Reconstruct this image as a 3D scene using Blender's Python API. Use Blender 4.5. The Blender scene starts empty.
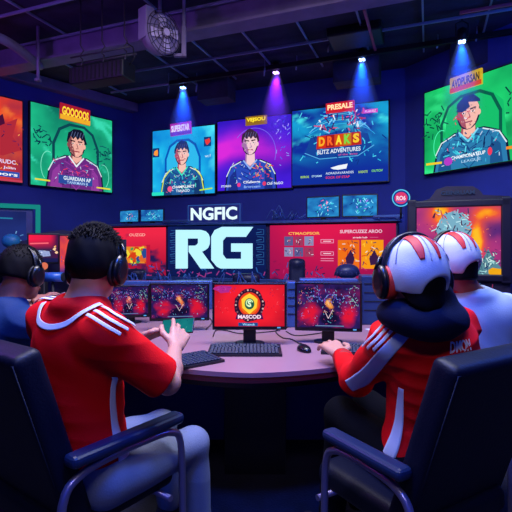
import bpy, bmesh, math, random
import numpy as np
import openvdb as vdb
from mathutils import Vector, Matrix

random.seed(7)
sc = bpy.context.scene
COL = sc.collection
PI = math.pi
F, HOR, CAMZ = 450.0, 246.0, 1.32     # focal length in pixels, horizon row, camera height


def P(px, py, d):
    """a point of the place seen at pixel (px, py), d metres in front of the camera"""
    return np.array([(px - 256.0) / F * d, d, CAMZ + (HOR - py) / F * d])


def V(*a):
    return np.array(a, dtype=float)


def lin(c):
    if isinstance(c, str):
        c = c.lstrip('#')
        c = [int(c[i:i + 2], 16) / 255 for i in (0, 2, 4)]
    return [x / 12.92 if x <= .04045 else ((x + .055) / 1.055) ** 2.4 for x in c[:3]]


# ------------------------------------------------------------------ materials
MATS = {}


def mat(name, col='#808080', rough=.6, metal=0.0, bump=0.0, bscale=60.0, vary=0.0, vscale=8.0,
        emit=None, es=1.0, coat=0.0, spec=.5, sheen=0.0, alpha=1.0, sub=0.0):
    if name in MATS:
        return MATS[name]
    m = bpy.data.materials.new(name)
    m.use_nodes = True
    nt = m.node_tree
    b = nt.nodes['Principled BSDF']
    c = lin(col) + [1]
    b.inputs['Base Color'].default_value = c
    b.inputs['Roughness'].default_value = rough
    b.inputs['Metallic'].default_value = metal
    b.inputs['Coat Weight'].default_value = coat
    b.inputs['Specular IOR Level'].default_value = spec
    b.inputs['Sheen Weight'].default_value = sheen
    b.inputs['Alpha'].default_value = alpha
    if sub:
        b.inputs['Subsurface Weight'].default_value = sub
        b.inputs['Subsurface Radius'].default_value = (.012, .005, .003)
    if emit:
        b.inputs['Emission Color'].default_value = lin(emit) + [1]
        b.inputs['Emission Strength'].default_value = es
    tc = nt.nodes.new('ShaderNodeTexCoord')
    if vary:
        n = nt.nodes.new('ShaderNodeTexNoise')
        n.inputs['Scale'].default_value = vscale
        n.inputs['Detail'].default_value = 5
        r = nt.nodes.new('ShaderNodeValToRGB')
        r.color_ramp.elements[0].position = .3
        r.color_ramp.elements[1].position = .7
        r.color_ramp.elements[0].color = [x * (1 - vary) for x in c[:3]] + [1]
        r.color_ramp.elements[1].color = [min(1, x * (1 + vary)) for x in c[:3]] + [1]
        nt.links.new(tc.outputs['Object'], n.inputs['Vector'])
        nt.links.new(n.outputs['Fac'], r.inputs['Fac'])
        nt.links.new(r.outputs['Color'], b.inputs['Base Color'])
    if bump:
        n = nt.nodes.new('ShaderNodeTexNoise')
        n.inputs['Scale'].default_value = bscale
        n.inputs['Detail'].default_value = 4
        bp = nt.nodes.new('ShaderNodeBump')
        bp.inputs['Strength'].default_value = bump
        bp.inputs['Distance'].default_value = .01
        nt.links.new(tc.outputs['Object'], n.inputs['Vector'])
        nt.links.new(n.outputs['Fac'], bp.inputs['Height'])
        nt.links.new(bp.outputs['Normal'], b.inputs['Normal'])
    MATS[name] = m
    return m


def art_mat(name, strength):
    """lit display: shows the picture colours stored on its mesh"""
    if name in MATS:
        return MATS[name]
    m = bpy.data.materials.new(name)
    m.use_nodes = True
    nt = m.node_tree
    nt.nodes.remove(nt.nodes['Principled BSDF'])
    at = nt.nodes.new('ShaderNodeAttribute')
    at.attribute_name = 'picture'
    em = nt.nodes.new('ShaderNodeEmission')
    em.inputs['Strength'].default_value = strength
    nt.links.new(at.outputs['Color'], em.inputs['Color'])
    nt.links.new(em.outputs['Emission'], nt.nodes['Material Output'].inputs['Surface'])
    MATS[name] = m
    return m


def emat(name, col, s):
    if name in MATS:
        return MATS[name]
    m = bpy.data.materials.new(name)
    m.use_nodes = True
    nt = m.node_tree
    nt.nodes.remove(nt.nodes['Principled BSDF'])
    em = nt.nodes.new('ShaderNodeEmission')
    em.inputs['Color'].default_value = lin(col) + [1]
    em.inputs['Strength'].default_value = s
    nt.links.new(em.outputs['Emission'], nt.nodes['Material Output'].inputs['Surface'])
    MATS[name] = m
    return m


# ------------------------------------------------------------------ objects
def tag(o, label=None, cat=None, group=None, kind=None):
    if label:
        o['label'] = label
    if cat:
        o['category'] = cat
    if group:
        o['group'] = group
    if kind:
        o['kind'] = kind
    return o


def empty(name, loc, rz=0.0, label=None, cat=None, group=None):
    o = bpy.data.objects.new(name, None)
    o.empty_display_size = .05
    o.location = loc
    o.rotation_euler = (0, 0, rz)
    COL.objects.link(o)
    return tag(o, label, cat, group)


def link(name, me, parent=None, mats=(), smooth=False, origin=None):
    """link a mesh; origin: world point its vertices are moved to be relative to"""
    for m in mats:
        me.materials.append(m)
    if smooth:
        me.polygons.foreach_set('use_smooth', [True] * len(me.polygons))
    o = bpy.data.objects.new(name, me)
    COL.objects.link(o)
    if origin is not None:
        n = len(me.vertices)
        a = np.empty(n * 3, 'f')
        me.vertices.foreach_get('co', a)
        a = a.reshape(-1, 3) - np.array(origin, 'f')
        me.vertices.foreach_set('co', a.ravel())
        me.update()
        if parent is None:
            o.location = origin
    if parent is not None:
        o.parent = parent
    return o


def copy_tree(o, parent=None):
    c = o.copy()
    COL.objects.link(c)
    c.parent = parent
    for ch in list(o.children):
        copy_tree(ch, c)
    return c


class MB:
    """collects solid shapes into one mesh"""
    def __init__(s):
        s.bm = bmesh.new()

    def _fin(s, geom, M, mi):
        vs = [g for g in geom if isinstance(g, bmesh.types.BMVert)]
        bmesh.ops.transform(s.bm, matrix=M, verts=vs)
        fs = set()
        for v in vs:
            for f in v.link_faces:
                fs.add(f)
        for f in fs:
            f.material_index = mi
        return vs

    def box(s, c, size, rz=0.0, rx=0.0, ry=0.0, bev=0.0, mi=0, seg=2):
        tmp = bmesh.new()
        bmesh.ops.create_cube(tmp, size=1)
        bmesh.ops.scale(tmp, vec=Vector(size), verts=tmp.verts)
        if bev:
            bmesh.ops.bevel(tmp, geom=list(tmp.edges), offset=min(bev, min(size) * .49), segments=seg, profile=.5, affect='EDGES')
        M = Matrix.Translation(Vector(c)) @ Matrix.Rotation(rz, 4, 'Z') @ Matrix.Rotation(rx, 4, 'X') @ Matrix.Rotation(ry, 4, 'Y')
        bmesh.ops.transform(tmp, matrix=M, verts=tmp.verts)
        s.merge(tmp, mi)
        return s

    def merge(s, tmp, mi=0):
        off = {}
        for v in tmp.verts:
            off[v] = s.bm.verts.new(v.co)
        for f in tmp.faces:
            try:
                nf = s.bm.faces.new([off[v] for v in f.verts])
                nf.material_index = mi
                nf.smooth = f.smooth
            except ValueError:
                pass
        tmp.free()

    def cyl(s, p0, p1, r0, r1=None, n=16, mi=0, smooth=True):
        r1 = r0 if r1 is None else r1
        return s.tube([p0, p1], [r0, r1], n, mi, smooth)

    def tube(s, pts, r, n=8, mi=0, smooth=True, closed=False):
        pts = [Vector(p) for p in pts]
        m = len(pts)
        rr = list(r) if hasattr(r, '__len__') else [r] * m
        rings = []
        ref = None
        for i, p in enumerate(pts):
            if closed:
                t = (pts[(i + 1) % m] - pts[i - 1]).normalized()
            else:
                t = (pts[min(i + 1, m - 1)] - pts[max(i - 1, 0)]).normalized()
            if ref is None:
                a = Vector((0, 0, 1)) if abs(t.z) < .9 else Vector((1, 0, 0))
                ref = t.cross(a).normalized()
            ref = (ref - t * ref.dot(t)).normalized()
            b = t.cross(ref)
            rings.append([s.bm.verts.new(p + (ref * math.cos(k / n * 2 * PI) + b * math.sin(k / n * 2 * PI)) * rr[i]) for k in range(n)])
        for i in range(m if closed else m - 1):
            A, B = rings[i], rings[(i + 1) % m]
            for k in range(n):
                f = s.bm.faces.new((A[k], A[(k + 1) % n], B[(k + 1) % n], B[k]))
                f.smooth = smooth
                f.material_index = mi
        if not closed:
            for R_, rev in ((rings[0], True), (rings[-1], False)):
                f = s.bm.faces.new(list(reversed(R_)) if rev else R_)
                f.material_index = mi
        return s

    def sphere(s, c, r, scale=(1, 1, 1), seg=20, mi=0, rz=0.0):
        tmp = bmesh.new()
        bmesh.ops.create_uvsphere(tmp, u_segments=seg, v_segments=max(6, seg // 2), radius=r)
        bmesh.ops.scale(tmp, vec=Vector(scale), verts=tmp.verts)
        bmesh.ops.transform(tmp, matrix=Matrix.Translation(Vector(c)) @ Matrix.Rotation(rz, 4, 'Z'), verts=tmp.verts)
        for f in tmp.faces:
            f.smooth = True
        s.merge(tmp, mi)
        return s

    def prism(s, poly, ax0, ax1, axis='Y', mi=0):
        """poly in the plane across axis; axis Y: (x, z); Z: (x, y); X: (y, z)"""
        def q(p, h):
            return {'Y': (p[0], h, p[1]), 'Z': (p[0], p[1], h), 'X': (h, p[0], p[1])}[axis]
        A = [s.bm.verts.new(q(p, ax0)) for p in poly]
        B = [s.bm.verts.new(q(p, ax1)) for p in poly]
        n = len(poly)
        fs = [s.bm.faces.new(A), s.bm.faces.new(list(reversed(B)))]
        for k in range(n):
            fs.append(s.bm.faces.new((A[k], B[k], B[(k + 1) % n], A[(k + 1) % n])))
        for f in fs:
            f.material_index = mi
        return s

    def build(s, name, mats, parent=None, origin=None, recalc=True, **tags):
        if recalc:
            bmesh.ops.recalc_face_normals(s.bm, faces=s.bm.faces)
        me = bpy.data.meshes.new(name)
        s.bm.to_mesh(me)
        s.bm.free()
        if not isinstance(mats, (list, tuple)):
            mats = [mats]
        o = link(name, me, parent, mats, origin=origin)
        return tag(o, **tags)


# ------------------------------------------------------------------ text outlines
_tc = {}


def glyphs(string, bold=.0):
    key = (string, bold)
    if key not in _tc:
        cu = bpy.data.curves.new('t', 'FONT')
        cu.body = string
        cu.offset = bold
        cu.resolution_u = 3
        o = bpy.data.objects.new('t', cu)
        COL.objects.link(o)
        dg = bpy.context.evaluated_depsgraph_get()
        dg.update()
        me = bpy.data.meshes.new_from_object(o.evaluated_get(dg))
        v = np.array([p.co[:2] for p in me.vertices])
        f = [list(p.vertices) for p in me.polygons]
        bpy.data.objects.remove(o)
        bpy.data.curves.remove(cu)
        bpy.data.meshes.remove(me)
        lo, hi = v.min(0), v.max(0)
        _tc[key] = ((v - lo) / (hi - lo), f, (hi - lo)[0] / (hi - lo)[1])
    return _tc[key]


def vnoise(x, y, seed=0, octaves=4):
    rs = np.random.RandomState(seed)
    T = rs.rand(64, 64)
    out, amp, tot = 0, 1.0, 0
    for o in range(octaves):
        xi, yi = np.floor(x).astype(int), np.floor(y).astype(int)
        fx, fy = x - xi, y - yi
        fx, fy = fx * fx * (3 - 2 * fx), fy * fy * (3 - 2 * fy)
        a, b = T[xi % 64, yi % 64], T[(xi + 1) % 64, yi % 64]
        c, d = T[xi % 64, (yi + 1) % 64], T[(xi + 1) % 64, (yi + 1) % 64]
        out = out + amp * ((a * (1 - fx) + b * fx) * (1 - fy) + (c * (1 - fx) + d * fx) * fy)
        tot += amp
        amp *= .5
        x, y = x * 2 + 7.3, y * 2 + 3.1
    return out / tot


def mix(a, b, t):
    a, b = np.array(lin(a)) if isinstance(a, str) else a, np.array(lin(b)) if isinstance(b, str) else b
    return a + (b - a) * np.clip(t, 0, 1)[..., None]


class Paint:
    """flat picture shown by a display of w x h metres; coordinates run 0..1"""
    def __init__(s, w, h, depth=0.0):
        s.w, s.h = w, h
        s.v, s.f, s.c = [], [], []
        s.y = -depth
        s.k = 0

    def _y(s):
        s.k += 1
        return s.y - .00012 * s.k - .0004

    def grid(s, fn, nx=48, ny=40, box=(0, 0, 1, 1)):
        a = np.linspace(box[0], box[2], nx + 1)
        b = np.linspace(box[1], box[3], ny + 1)
        A, B = np.meshgrid((a - box[0]) / (box[2] - box[0]), (b - box[1]) / (box[3] - box[1]), indexing='ij')
        C = fn(A, B)
        y = s._y()
        o = len(s.v)
        for i in range(nx + 1):
            for j in range(ny + 1):
                s.v.append(((a[i] - .5) * s.w, y, b[j] * s.h))
        for i in range(nx):
            for j in range(ny):
                q = [(i, j), (i + 1, j), (i + 1, j + 1), (i, j + 1)]
                s.f.append([o + p[0] * (ny + 1) + p[1] for p in q])
                s.c.append([tuple(C[p]) for p in q])
        return s

    def poly(s, pts, col):
        c = tuple(lin(col)) if isinstance(col, str) else tuple(col)
        y = s._y()
        o = len(s.v)
        for a, b in pts:
            s.v.append(((a - .5) * s.w, y, b * s.h))
        s.f.append([o + i for i in range(len(pts))])
        s.c.append([c] * len(pts))
        return s

    def rect(s, a0, b0, a1, b1, col):
        return s.poly([(a0, b0), (a1, b0), (a1, b1), (a0, b1)], col)

    def ell(s, a, b, ra, rb, col, n=22, rot=0.0, jag=0.0, rng=None):
        pts = []
        for i in range(n):
            t = i / n * 2 * PI
            q = 1 + (rng.uniform(-jag, jag) if jag else 0)
            x, y = ra * q * math.cos(t), rb * q * math.sin(t)
            pts.append((a + x * math.cos(rot) - y * math.sin(rot), b + x * math.sin(rot) + y * math.cos(rot)))
        return s.poly(pts, col)

    def line(s, pts, wd, col):
        """polyline; wd as a fraction of the height"""
        P_ = [np.array((p[0] * s.w, p[1] * s.h)) for p in pts]
        hw = wd * s.h / 2
        for p, q in zip(P_[:-1], P_[1:]):
            t = q - p
            L = np.hypot(*t)
            if L < 1e-6:
                continue
            t = t / L
            n = np.array((-t[1], t[0])) * hw
            e = t * hw * .5
            s.poly([((z[0]) / s.w, z[1] / s.h) for z in (p - e - n, q + e - n, q + e + n, p - e + n)], col)
        return s

    def arc(s, a, b, ra, rb, t0, t1, wd, col, n=18):
        return s.line([(a + ra * math.cos(t0 + (t1 - t0) * i / n), b + rb * math.sin(t0 + (t1 - t0) * i / n)) for i in range(n + 1)], wd, col)

    def text(s, string, a0, b0, a1, b1, col, bold=.02, slant=0.0):
        v, f, asp = glyphs(string, bold)
        c = tuple(lin(col)) if isinstance(col, str) else tuple(col)
        y = s._y()
        o = len(s.v)
        for p in v:
            s.v.append(((a0 + (a1 - a0) * p[0] - .5) * s.w, y, (b0 + (b1 - b0) * p[1] + slant * p[0]) * s.h))
        for q in f:
            s.f.append([o + i for i in q])
            s.c.append([c] * len(q))
        return s

    def specks(s, n, box, cols, size, rng, lines=False):
        for _ in range(n):
            a, b = rng.uniform(box[0], box[2]), rng.uniform(box[1], box[3])
            r = rng.uniform(.3, 1) * size
            c = rng.choice(cols)
            if lines:
                t = rng.uniform(0, 2 * PI)
                s.line([(a, b), (a + r * math.cos(t) * s.h / s.w, b + r * math.sin(t))], size * .18, c)
            else:
                s.ell(a, b, r * s.h / s.w, r, c, n=6, jag=.4, rng=rng)
        return s

    def build(s, name, parent, strength=1.0, matname='display picture'):
        me = bpy.data.meshes.new(name)
        me.from_pydata(s.v, [], s.f)
        at = me.color_attributes.new('picture', 'FLOAT_COLOR', 'CORNER')
        flat = []
        for p in me.polygons:
            for c in s.c[p.index]:
                flat.extend((c[0], c[1], c[2], 1))
        at.data.foreach_set('color', flat)
        me.update()
        return link(name, me, parent, [art_mat('%s %.2f' % (matname, strength), strength)])


# ------------------------------------------------------------------ distance fields for soft bodies
def smin(a, b, k):
    if k <= 0:
        return np.minimum(a, b)
    h = np.clip(.5 + .5 * (b - a) / k, 0, 1)
    return b * (1 - h) + a * h - k * h * (1 - h)


class Field:
    BG = .12

    def __init__(s, lo, hi, h):
        s.h = h
        s.lo = np.array(lo, float)
        s.n = np.ceil((np.array(hi) - s.lo) / h).astype(int) + 1
        s.A = np.full(s.n, s.BG, np.float32)

    def _do(s, lo, hi, fn, k, op):
        i0 = np.clip(np.floor((np.array(lo) - s.lo) / s.h).astype(int), 0, s.n)
        i1 = np.clip(np.ceil((np.array(hi) - s.lo) / s.h).astype(int) + 1, 0, s.n)
        if (i1 <= i0).any():
            return s
        ax = [s.lo[i] + np.arange(i0[i], i1[i]) * s.h for i in range(3)]
        X, Y, Z = ax[0][:, None, None], ax[1][None, :, None], ax[2][None, None, :]
        d = fn(X, Y, Z)
        sl = tuple(slice(a, b) for a, b in zip(i0, i1))
        A = s.A[sl]
        if op == 'add':
            s.A[sl] = smin(A, d, k)
        elif op == 'sub':
            s.A[sl] = -smin(-A, d, k)
        elif op == 'and':
            s.A[sl] = -smin(-A, -d, k)
        return s

    def cone(s, p0, p1, r0, r1=None, k=.02, op='add'):
        r1 = r0 if r1 is None else r1
        p0, p1 = np.array(p0, float), np.array(p1, float)
        pad = max(r0, r1) + .05 + k
        lo, hi = np.minimum(p0, p1) - pad, np.maximum(p0, p1) + pad
        ba = p1 - p0
        L = max(float(ba @ ba), 1e-9)

        def fn(X, Y, Z):
            x, y, z = X - p0[0], Y - p0[1], Z - p0[2]
            t = np.clip((x * ba[0] + y * ba[1] + z * ba[2]) / L, 0, 1)
            return np.sqrt((x - t * ba[0]) ** 2 + (y - t * ba[1]) ** 2 + (z - t * ba[2]) ** 2) - (r0 + (r1 - r0) * t)
        return s._do(lo, hi, fn, k, op)

    def ell(s, c, rad, R=None, k=.02, op='add'):
        c, rad = np.array(c, float), np.array(rad, float)
        R = np.eye(3) if R is None else np.array(R)      # columns = local axes
        pad = rad.max() + .05 + k

        def fn(X, Y, Z):
            x, y, z = X - c[0], Y - c[1], Z - c[2]
            q = [(x * R[0, i] + y * R[1, i] + z * R[2, i]) for i in range(3)]
            k0 = np.sqrt(sum((q[i] / rad[i]) ** 2 for i in range(3)))
            k1 = np.sqrt(sum((q[i] / rad[i] ** 2) ** 2 for i in range(3))) + 1e-6
            return k0 * (k0 - 1) / k1
        return s._do(c - pad, c + pad, fn, k, op)

    def rbox(s, c, half, R=None, r=.01, k=.01, op='add'):
        c, half = np.array(c, float), np.array(half, float)
        R = np.eye(3) if R is None else np.array(R)
        pad = np.linalg.norm(half) + .05 + k

        def fn(X, Y, Z):
            x, y, z = X - c[0], Y - c[1], Z - c[2]
            q = [abs(x * R[0, i] + y * R[1, i] + z * R[2, i]) - half[i] + r for i in range(3)]
            out = np.sqrt(sum(np.maximum(v, 0) ** 2 for v in q))
            return out + np.minimum(np.maximum(np.maximum(q[0], q[1]), q[2]), 0) - r
        return s._do(c - pad, c + pad, fn, k, op)

    def plane(s, p, n, k=.004, box=None):
        """keep the side the normal points away from"""
        p, n = np.array(p, float), np.array(n, float)
        n = n / np.linalg.norm(n)
        lo, hi = (s.lo, s.lo + s.n * s.h) if box is None else box

        def fn(X, Y, Z):
            return (X - p[0]) * n[0] + (Y - p[1]) * n[1] + (Z - p[2]) * n[2]
        return s._do(lo, hi, fn, k, 'and')

    def fn(s, f, k=.004, op='add', box=None):
        lo, hi = (s.lo, s.lo + s.n * s.h) if box is None else box
        return s._do(lo, hi, f, k, op)

    def sample(s, p):
        q = (np.asarray(p) - s.lo) / s.h
        q = np.clip(q, 0, s.n - 1.001)
        i = np.floor(q).astype(int)
        f = q - i
        out = 0
        for a in (0, 1):
            for b in (0, 1):
                for c in (0, 1):
                    w = (f[..., 0] if a else 1 - f[..., 0]) * (f[..., 1] if b else 1 - f[..., 1]) * (f[..., 2] if c else 1 - f[..., 2])
                    out = out + w * s.A[i[..., 0] + a, i[..., 1] + b, i[..., 2] + c]
        return out

    def grad(s, p):
        e = s.h * 1.5
        g = np.stack([s.sample(p + e * np.eye(3)[i]) - s.sample(p - e * np.eye(3)[i]) for i in range(3)], -1)
        return g / (np.linalg.norm(g, axis=-1, keepdims=True) + 1e-9)

    def project(s, p, off=0.0, it=8):
        p = np.array(p, float)
        for _ in range(it):
            p = p - s.grad(p) * (s.sample(p) - off)[..., None]
        return p

    def mesh(s, name, parent, mats, origin, disp=None, smooth=1, colour=None, bottomless=False):
        g = vdb.FloatGrid(s.BG)
        g.copyFromArray(np.ascontiguousarray(s.A))
        pts, quads = g.convertToQuads(0.0)[:2]
        pts = pts.astype(float) * s.h + s.lo
        n = len(pts)
        # even out the surface
        src = np.concatenate([quads[:, i] for i in range(4)]).astype(int)
        dst = np.concatenate([quads[:, (i + 1) % 4] for i in range(4)]).astype(int)
        for _ in range(smooth):
            acc = np.zeros((n, 3))
            cnt = np.zeros(n)
            for a, b in ((src, dst), (dst, src)):
                for c in range(3):
                    acc[:, c] += np.bincount(a, pts[b, c], n)
                cnt += np.bincount(a, minlength=n)
            pts = pts * .5 + .5 * acc / np.maximum(cnt, 1)[:, None]
        if disp is not None:
            pts = pts + s.grad(pts) * disp(pts)[:, None]
        # winding: outward
        q = quads[:: max(1, len(quads) // 400)].astype(int)
        nn = np.cross(pts[q[:, 1]] - pts[q[:, 0]], pts[q[:, 2]] - pts[q[:, 0]])
        if (nn * s.grad(pts[q[:, 0]])).sum() < 0:
            quads = quads[:, ::-1]
        me = bpy.data.meshes.new(name)
        me.from_pydata((pts - np.array(origin)).tolist(), [], quads.astype(int).tolist())
        me.update()
        return link(name, me, parent, mats if isinstance(mats, (list, tuple)) else [mats], smooth=True)


def spline(pts, n):
    pts = [np.array(p, float) for p in pts]
    pts = [2 * pts[0] - pts[1]] + pts + [2 * pts[-1] - pts[-2]]
    out = []
    m = len(pts) - 3
    for i in range(n + 1):
        t = i / n * m
        k = min(int(t), m - 1)
        u = t - k
        a, b, c, d = pts[k:k + 4]
        out.append(.5 * ((2 * b) + (-a + c) * u + (2 * a - 5 * b + 4 * c - d) * u * u + (-a + 3 * b - 3 * c + d) * u ** 3))
    return np.array(out)


def ribbon(field, pts, width, name, parent, m, origin, off=.002, n=40, cols=6, thick=.002, label=None):
    """band of cloth lying on a soft body"""
    S = field.project(spline(pts, n))
    N = field.grad(S)
    T = np.gradient(S, axis=0)
    B = np.cross(T, N)
    B /= np.linalg.norm(B, axis=1, keepdims=True) + 1e-9
    w = np.array(width if hasattr(width, '__len__') else [width] * (n + 1))
    if len(w) != n + 1:
        w = np.interp(np.linspace(0, 1, n + 1), np.linspace(0, 1, len(w)), w)
    rows = []
    for j in range(cols + 1):
        q = S + B * (w * (j / cols - .5))[:, None]
        rows.append(field.project(q, off, 4))
    Vt = np.stack(rows, 1).reshape(-1, 3) - np.array(origin)
    fs = [(i * (cols + 1) + j, i * (cols + 1) + j + 1, (i + 1) * (cols + 1) + j + 1, (i + 1) * (cols + 1) + j) for i in range(n) for j in range(cols)]
    nn = np.cross(Vt[fs[len(fs) // 2][1]] - Vt[fs[len(fs) // 2][0]], Vt[fs[len(fs) // 2][2]] - Vt[fs[len(fs) // 2][0]])
    if nn @ N[n // 2] < 0:
        fs = [f[::-1] for f in fs]
    me = bpy.data.meshes.new(name)
    me.from_pydata(Vt.tolist(), [], fs)
    o = link(name, me, parent, [m], smooth=True)
    sm = o.modifiers.new('thickness', 'SOLIDIFY')
    sm.thickness = thick
    sm.offset = 0
    if label:
        o['label'] = label
    return o


def surf_text(field, string, c, right, up, w, h, name, parent, m, origin, off=.003, bold=.02, label=None):
    v, f, asp = glyphs(string, bold)
    me = bpy.data.meshes.new(name)
    P0 = np.array(c) + (v[:, :1] - .5) * w * np.array(right) + (v[:, 1:] - .5) * h * np.array(up)
    Q = field.project(P0, off, 8)
    me.from_pydata((Q - np.array(origin)).tolist(), [], f)
    o = link(name, me, parent, [m])
    sm = o.modifiers.new('thickness', 'SOLIDIFY')
    sm.thickness = .002
    sm.offset = 0
    if label:
        o['label'] = label
    return o


def seen(field, px, py, d0=1.1, d1=2.6, d=1.6):
    """the point of a soft body's surface along the sight line of a pixel"""
    ds = np.arange(d0, d1, .004)
    pts = np.stack([P(px, py, q) for q in ds])
    lo, hi = field.lo, field.lo + (field.n - 1) * field.h
    ok = ((pts > lo) & (pts < hi)).all(1)
    v = np.where(ok, field.sample(pts), 1.0)
    i = np.nonzero(v < 0)[0]
    return pts[i[0]] if len(i) else P(px, py, d)


def frame(heading, pitch=0.0, roll=0.0):
    """columns: right, forward, up for a heading in degrees right of straight ahead"""
    a = math.radians(heading)
    r = np.array([math.cos(a), -math.sin(a), 0])
    h = np.array([math.sin(a), math.cos(a), 0])
    u = np.array([0, 0, 1.0])
    p = math.radians(pitch)     # nod down
    h2 = h * math.cos(p) - u * math.sin(p)
    u2 = u * math.cos(p) + h * math.sin(p)
    q = math.radians(roll)
    r3 = r * math.cos(q) - u2 * math.sin(q)
    u3 = u2 * math.cos(q) + r * math.sin(q)
    return np.stack([r3, h2, u3], 1)
# ================================================================== the room
R21 = math.radians(21)
U2, V2 = np.array([math.cos(R21), -math.sin(R21)]), np.array([math.sin(R21), math.cos(R21)])
CEIL = 3.86
m_wall = mat('navy painted wall', '#2c3c98', .8, bump=.15, bscale=30, vary=.15, vscale=2)
m_ceil = mat('black painted ceiling', '#2a2444', .9, bump=.5, bscale=14, vary=.4, vscale=3)
m_floor = mat('dark carpet', '#15162c', .85, bump=.5, bscale=90, vary=.45, vscale=7)
m_beam = mat('mauve painted beam', '#7a6a92', .6, vary=.2, vscale=4)
m_rail = mat('grey ceiling rail', '#8b8fb0', .45, metal=.3)
m_black = mat('black plastic', '#0b0c12', .45)
m_black2 = mat('matt black metal', '#101018', .6, metal=.4)
m_casing = mat('dark display casing', '#0c0e1c', .5)

CL = np.array([-2.227, 8.08])
CR = np.array([2.124, 6.41])
DL = np.array([.643, .766])
DR = np.array([.5225, -.8526])


def wall(name, p, q, z0=0.0, z1=CEIL, t=.12):
    p, q = np.array(p), np.array(q)
    d = (q - p) / np.linalg.norm(q - p)
    n = np.array([-d[1], d[0]])
    b = MB()
    poly = [p, q, q + n * t, p + n * t]
    b.prism([tuple(v) for v in poly], z0, z1, 'Z')
    return b.build(name, m_wall, kind='structure')


LEFT_END = CL - DL * 8.2
RIGHT_END = CR + DR * 8.2
wall('wall_left', LEFT_END, CL)
wall('wall_back', CL, CR)
wall('wall_right', CR, RIGHT_END)
fl = [tuple(LEFT_END - .1), tuple(CL + V(-.1, .2)), tuple(CR + V(.1, .2)), tuple(RIGHT_END + V(.1, -.1)), (RIGHT_END[0], -2.2), (LEFT_END[0], -2.2)]
MB().prism(fl, -.1, 0, 'Z').build('floor', m_floor, kind='structure')
MB().prism(fl, CEIL, CEIL + .1, 'Z').build('ceiling', m_ceil, kind='structure')
wall('wall_near', (RIGHT_END[0], -2.2), (LEFT_END[0], -2.2))

# the boards where the walls meet the ceiling
_tn = [0]


def trim(c, size, rz=0.0, m=None, rx=0.0, ry=0.0, bev=.004):
    _tn[0] += 1
    o = MB().box((0, 0, 0), size, rx=rx, ry=ry, bev=bev).build('trim_%d' % _tn[0], m or m_rail, kind='structure')
    o.location = c
    o.rotation_euler = (0, 0, rz)
    return o


def uv(u, v, z):
    p = U2 * u + V2 * v
    return (p[0], p[1], z)


aL = math.atan2(DL[1], DL[0])
mL = CL - DL * 2.6 + V(.766, -.643) * .1
trim((mL[0], mL[1], 3.77), (5.2, .16, .15), aL, m_beam)
# the mauve main beam and its flange
trim(uv(-.5, 4.22, 3.70), (9.5, .05, .24), -R21, m_beam)
trim(uv(-.5, 4.22, 3.565), (9.5, .22, .03), -R21, m_beam)
# rails of the suspended grid, two directions
for v in (1.95, 2.75, 3.55, 4.15, 5.35, 5.95):
    trim(uv(0, v, 3.80), (9.6, .022, .03), -R21)
trim(uv(0, 5.78, 3.74), (7.2, .05, .06), -R21, m_black2)
for k in range(-6, 7):
    u = -.72 + k * .66
    lo, hi = (1.2, 4.6) if k % 2 else (4.85, 6.2)
    if k in (-1, 1, 3, -3):
        lo, hi = 1.2, 6.2
    trim(uv(u, (lo + hi) / 2, 3.83), (.02, hi - lo, .026), -R21)
# the pink pipe
m_pink = mat('dusky red pipe', '#b0455f', .5)
trim(uv(-.62, 5.3, 3.76), (.03, 1.15, .03), -R21, m_pink)
trim(uv(1.9, 5.12, 3.74), (3.2, .03, .03), -R21, m_pink)

for k, (u, w) in enumerate([(-3.0, .5), (-.9, .6), (.5, .5), (2.3, .7)]):
    trim(uv(u, 6.15, 3.66), (w, .3, .3), -R21, m_ceil)

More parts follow.
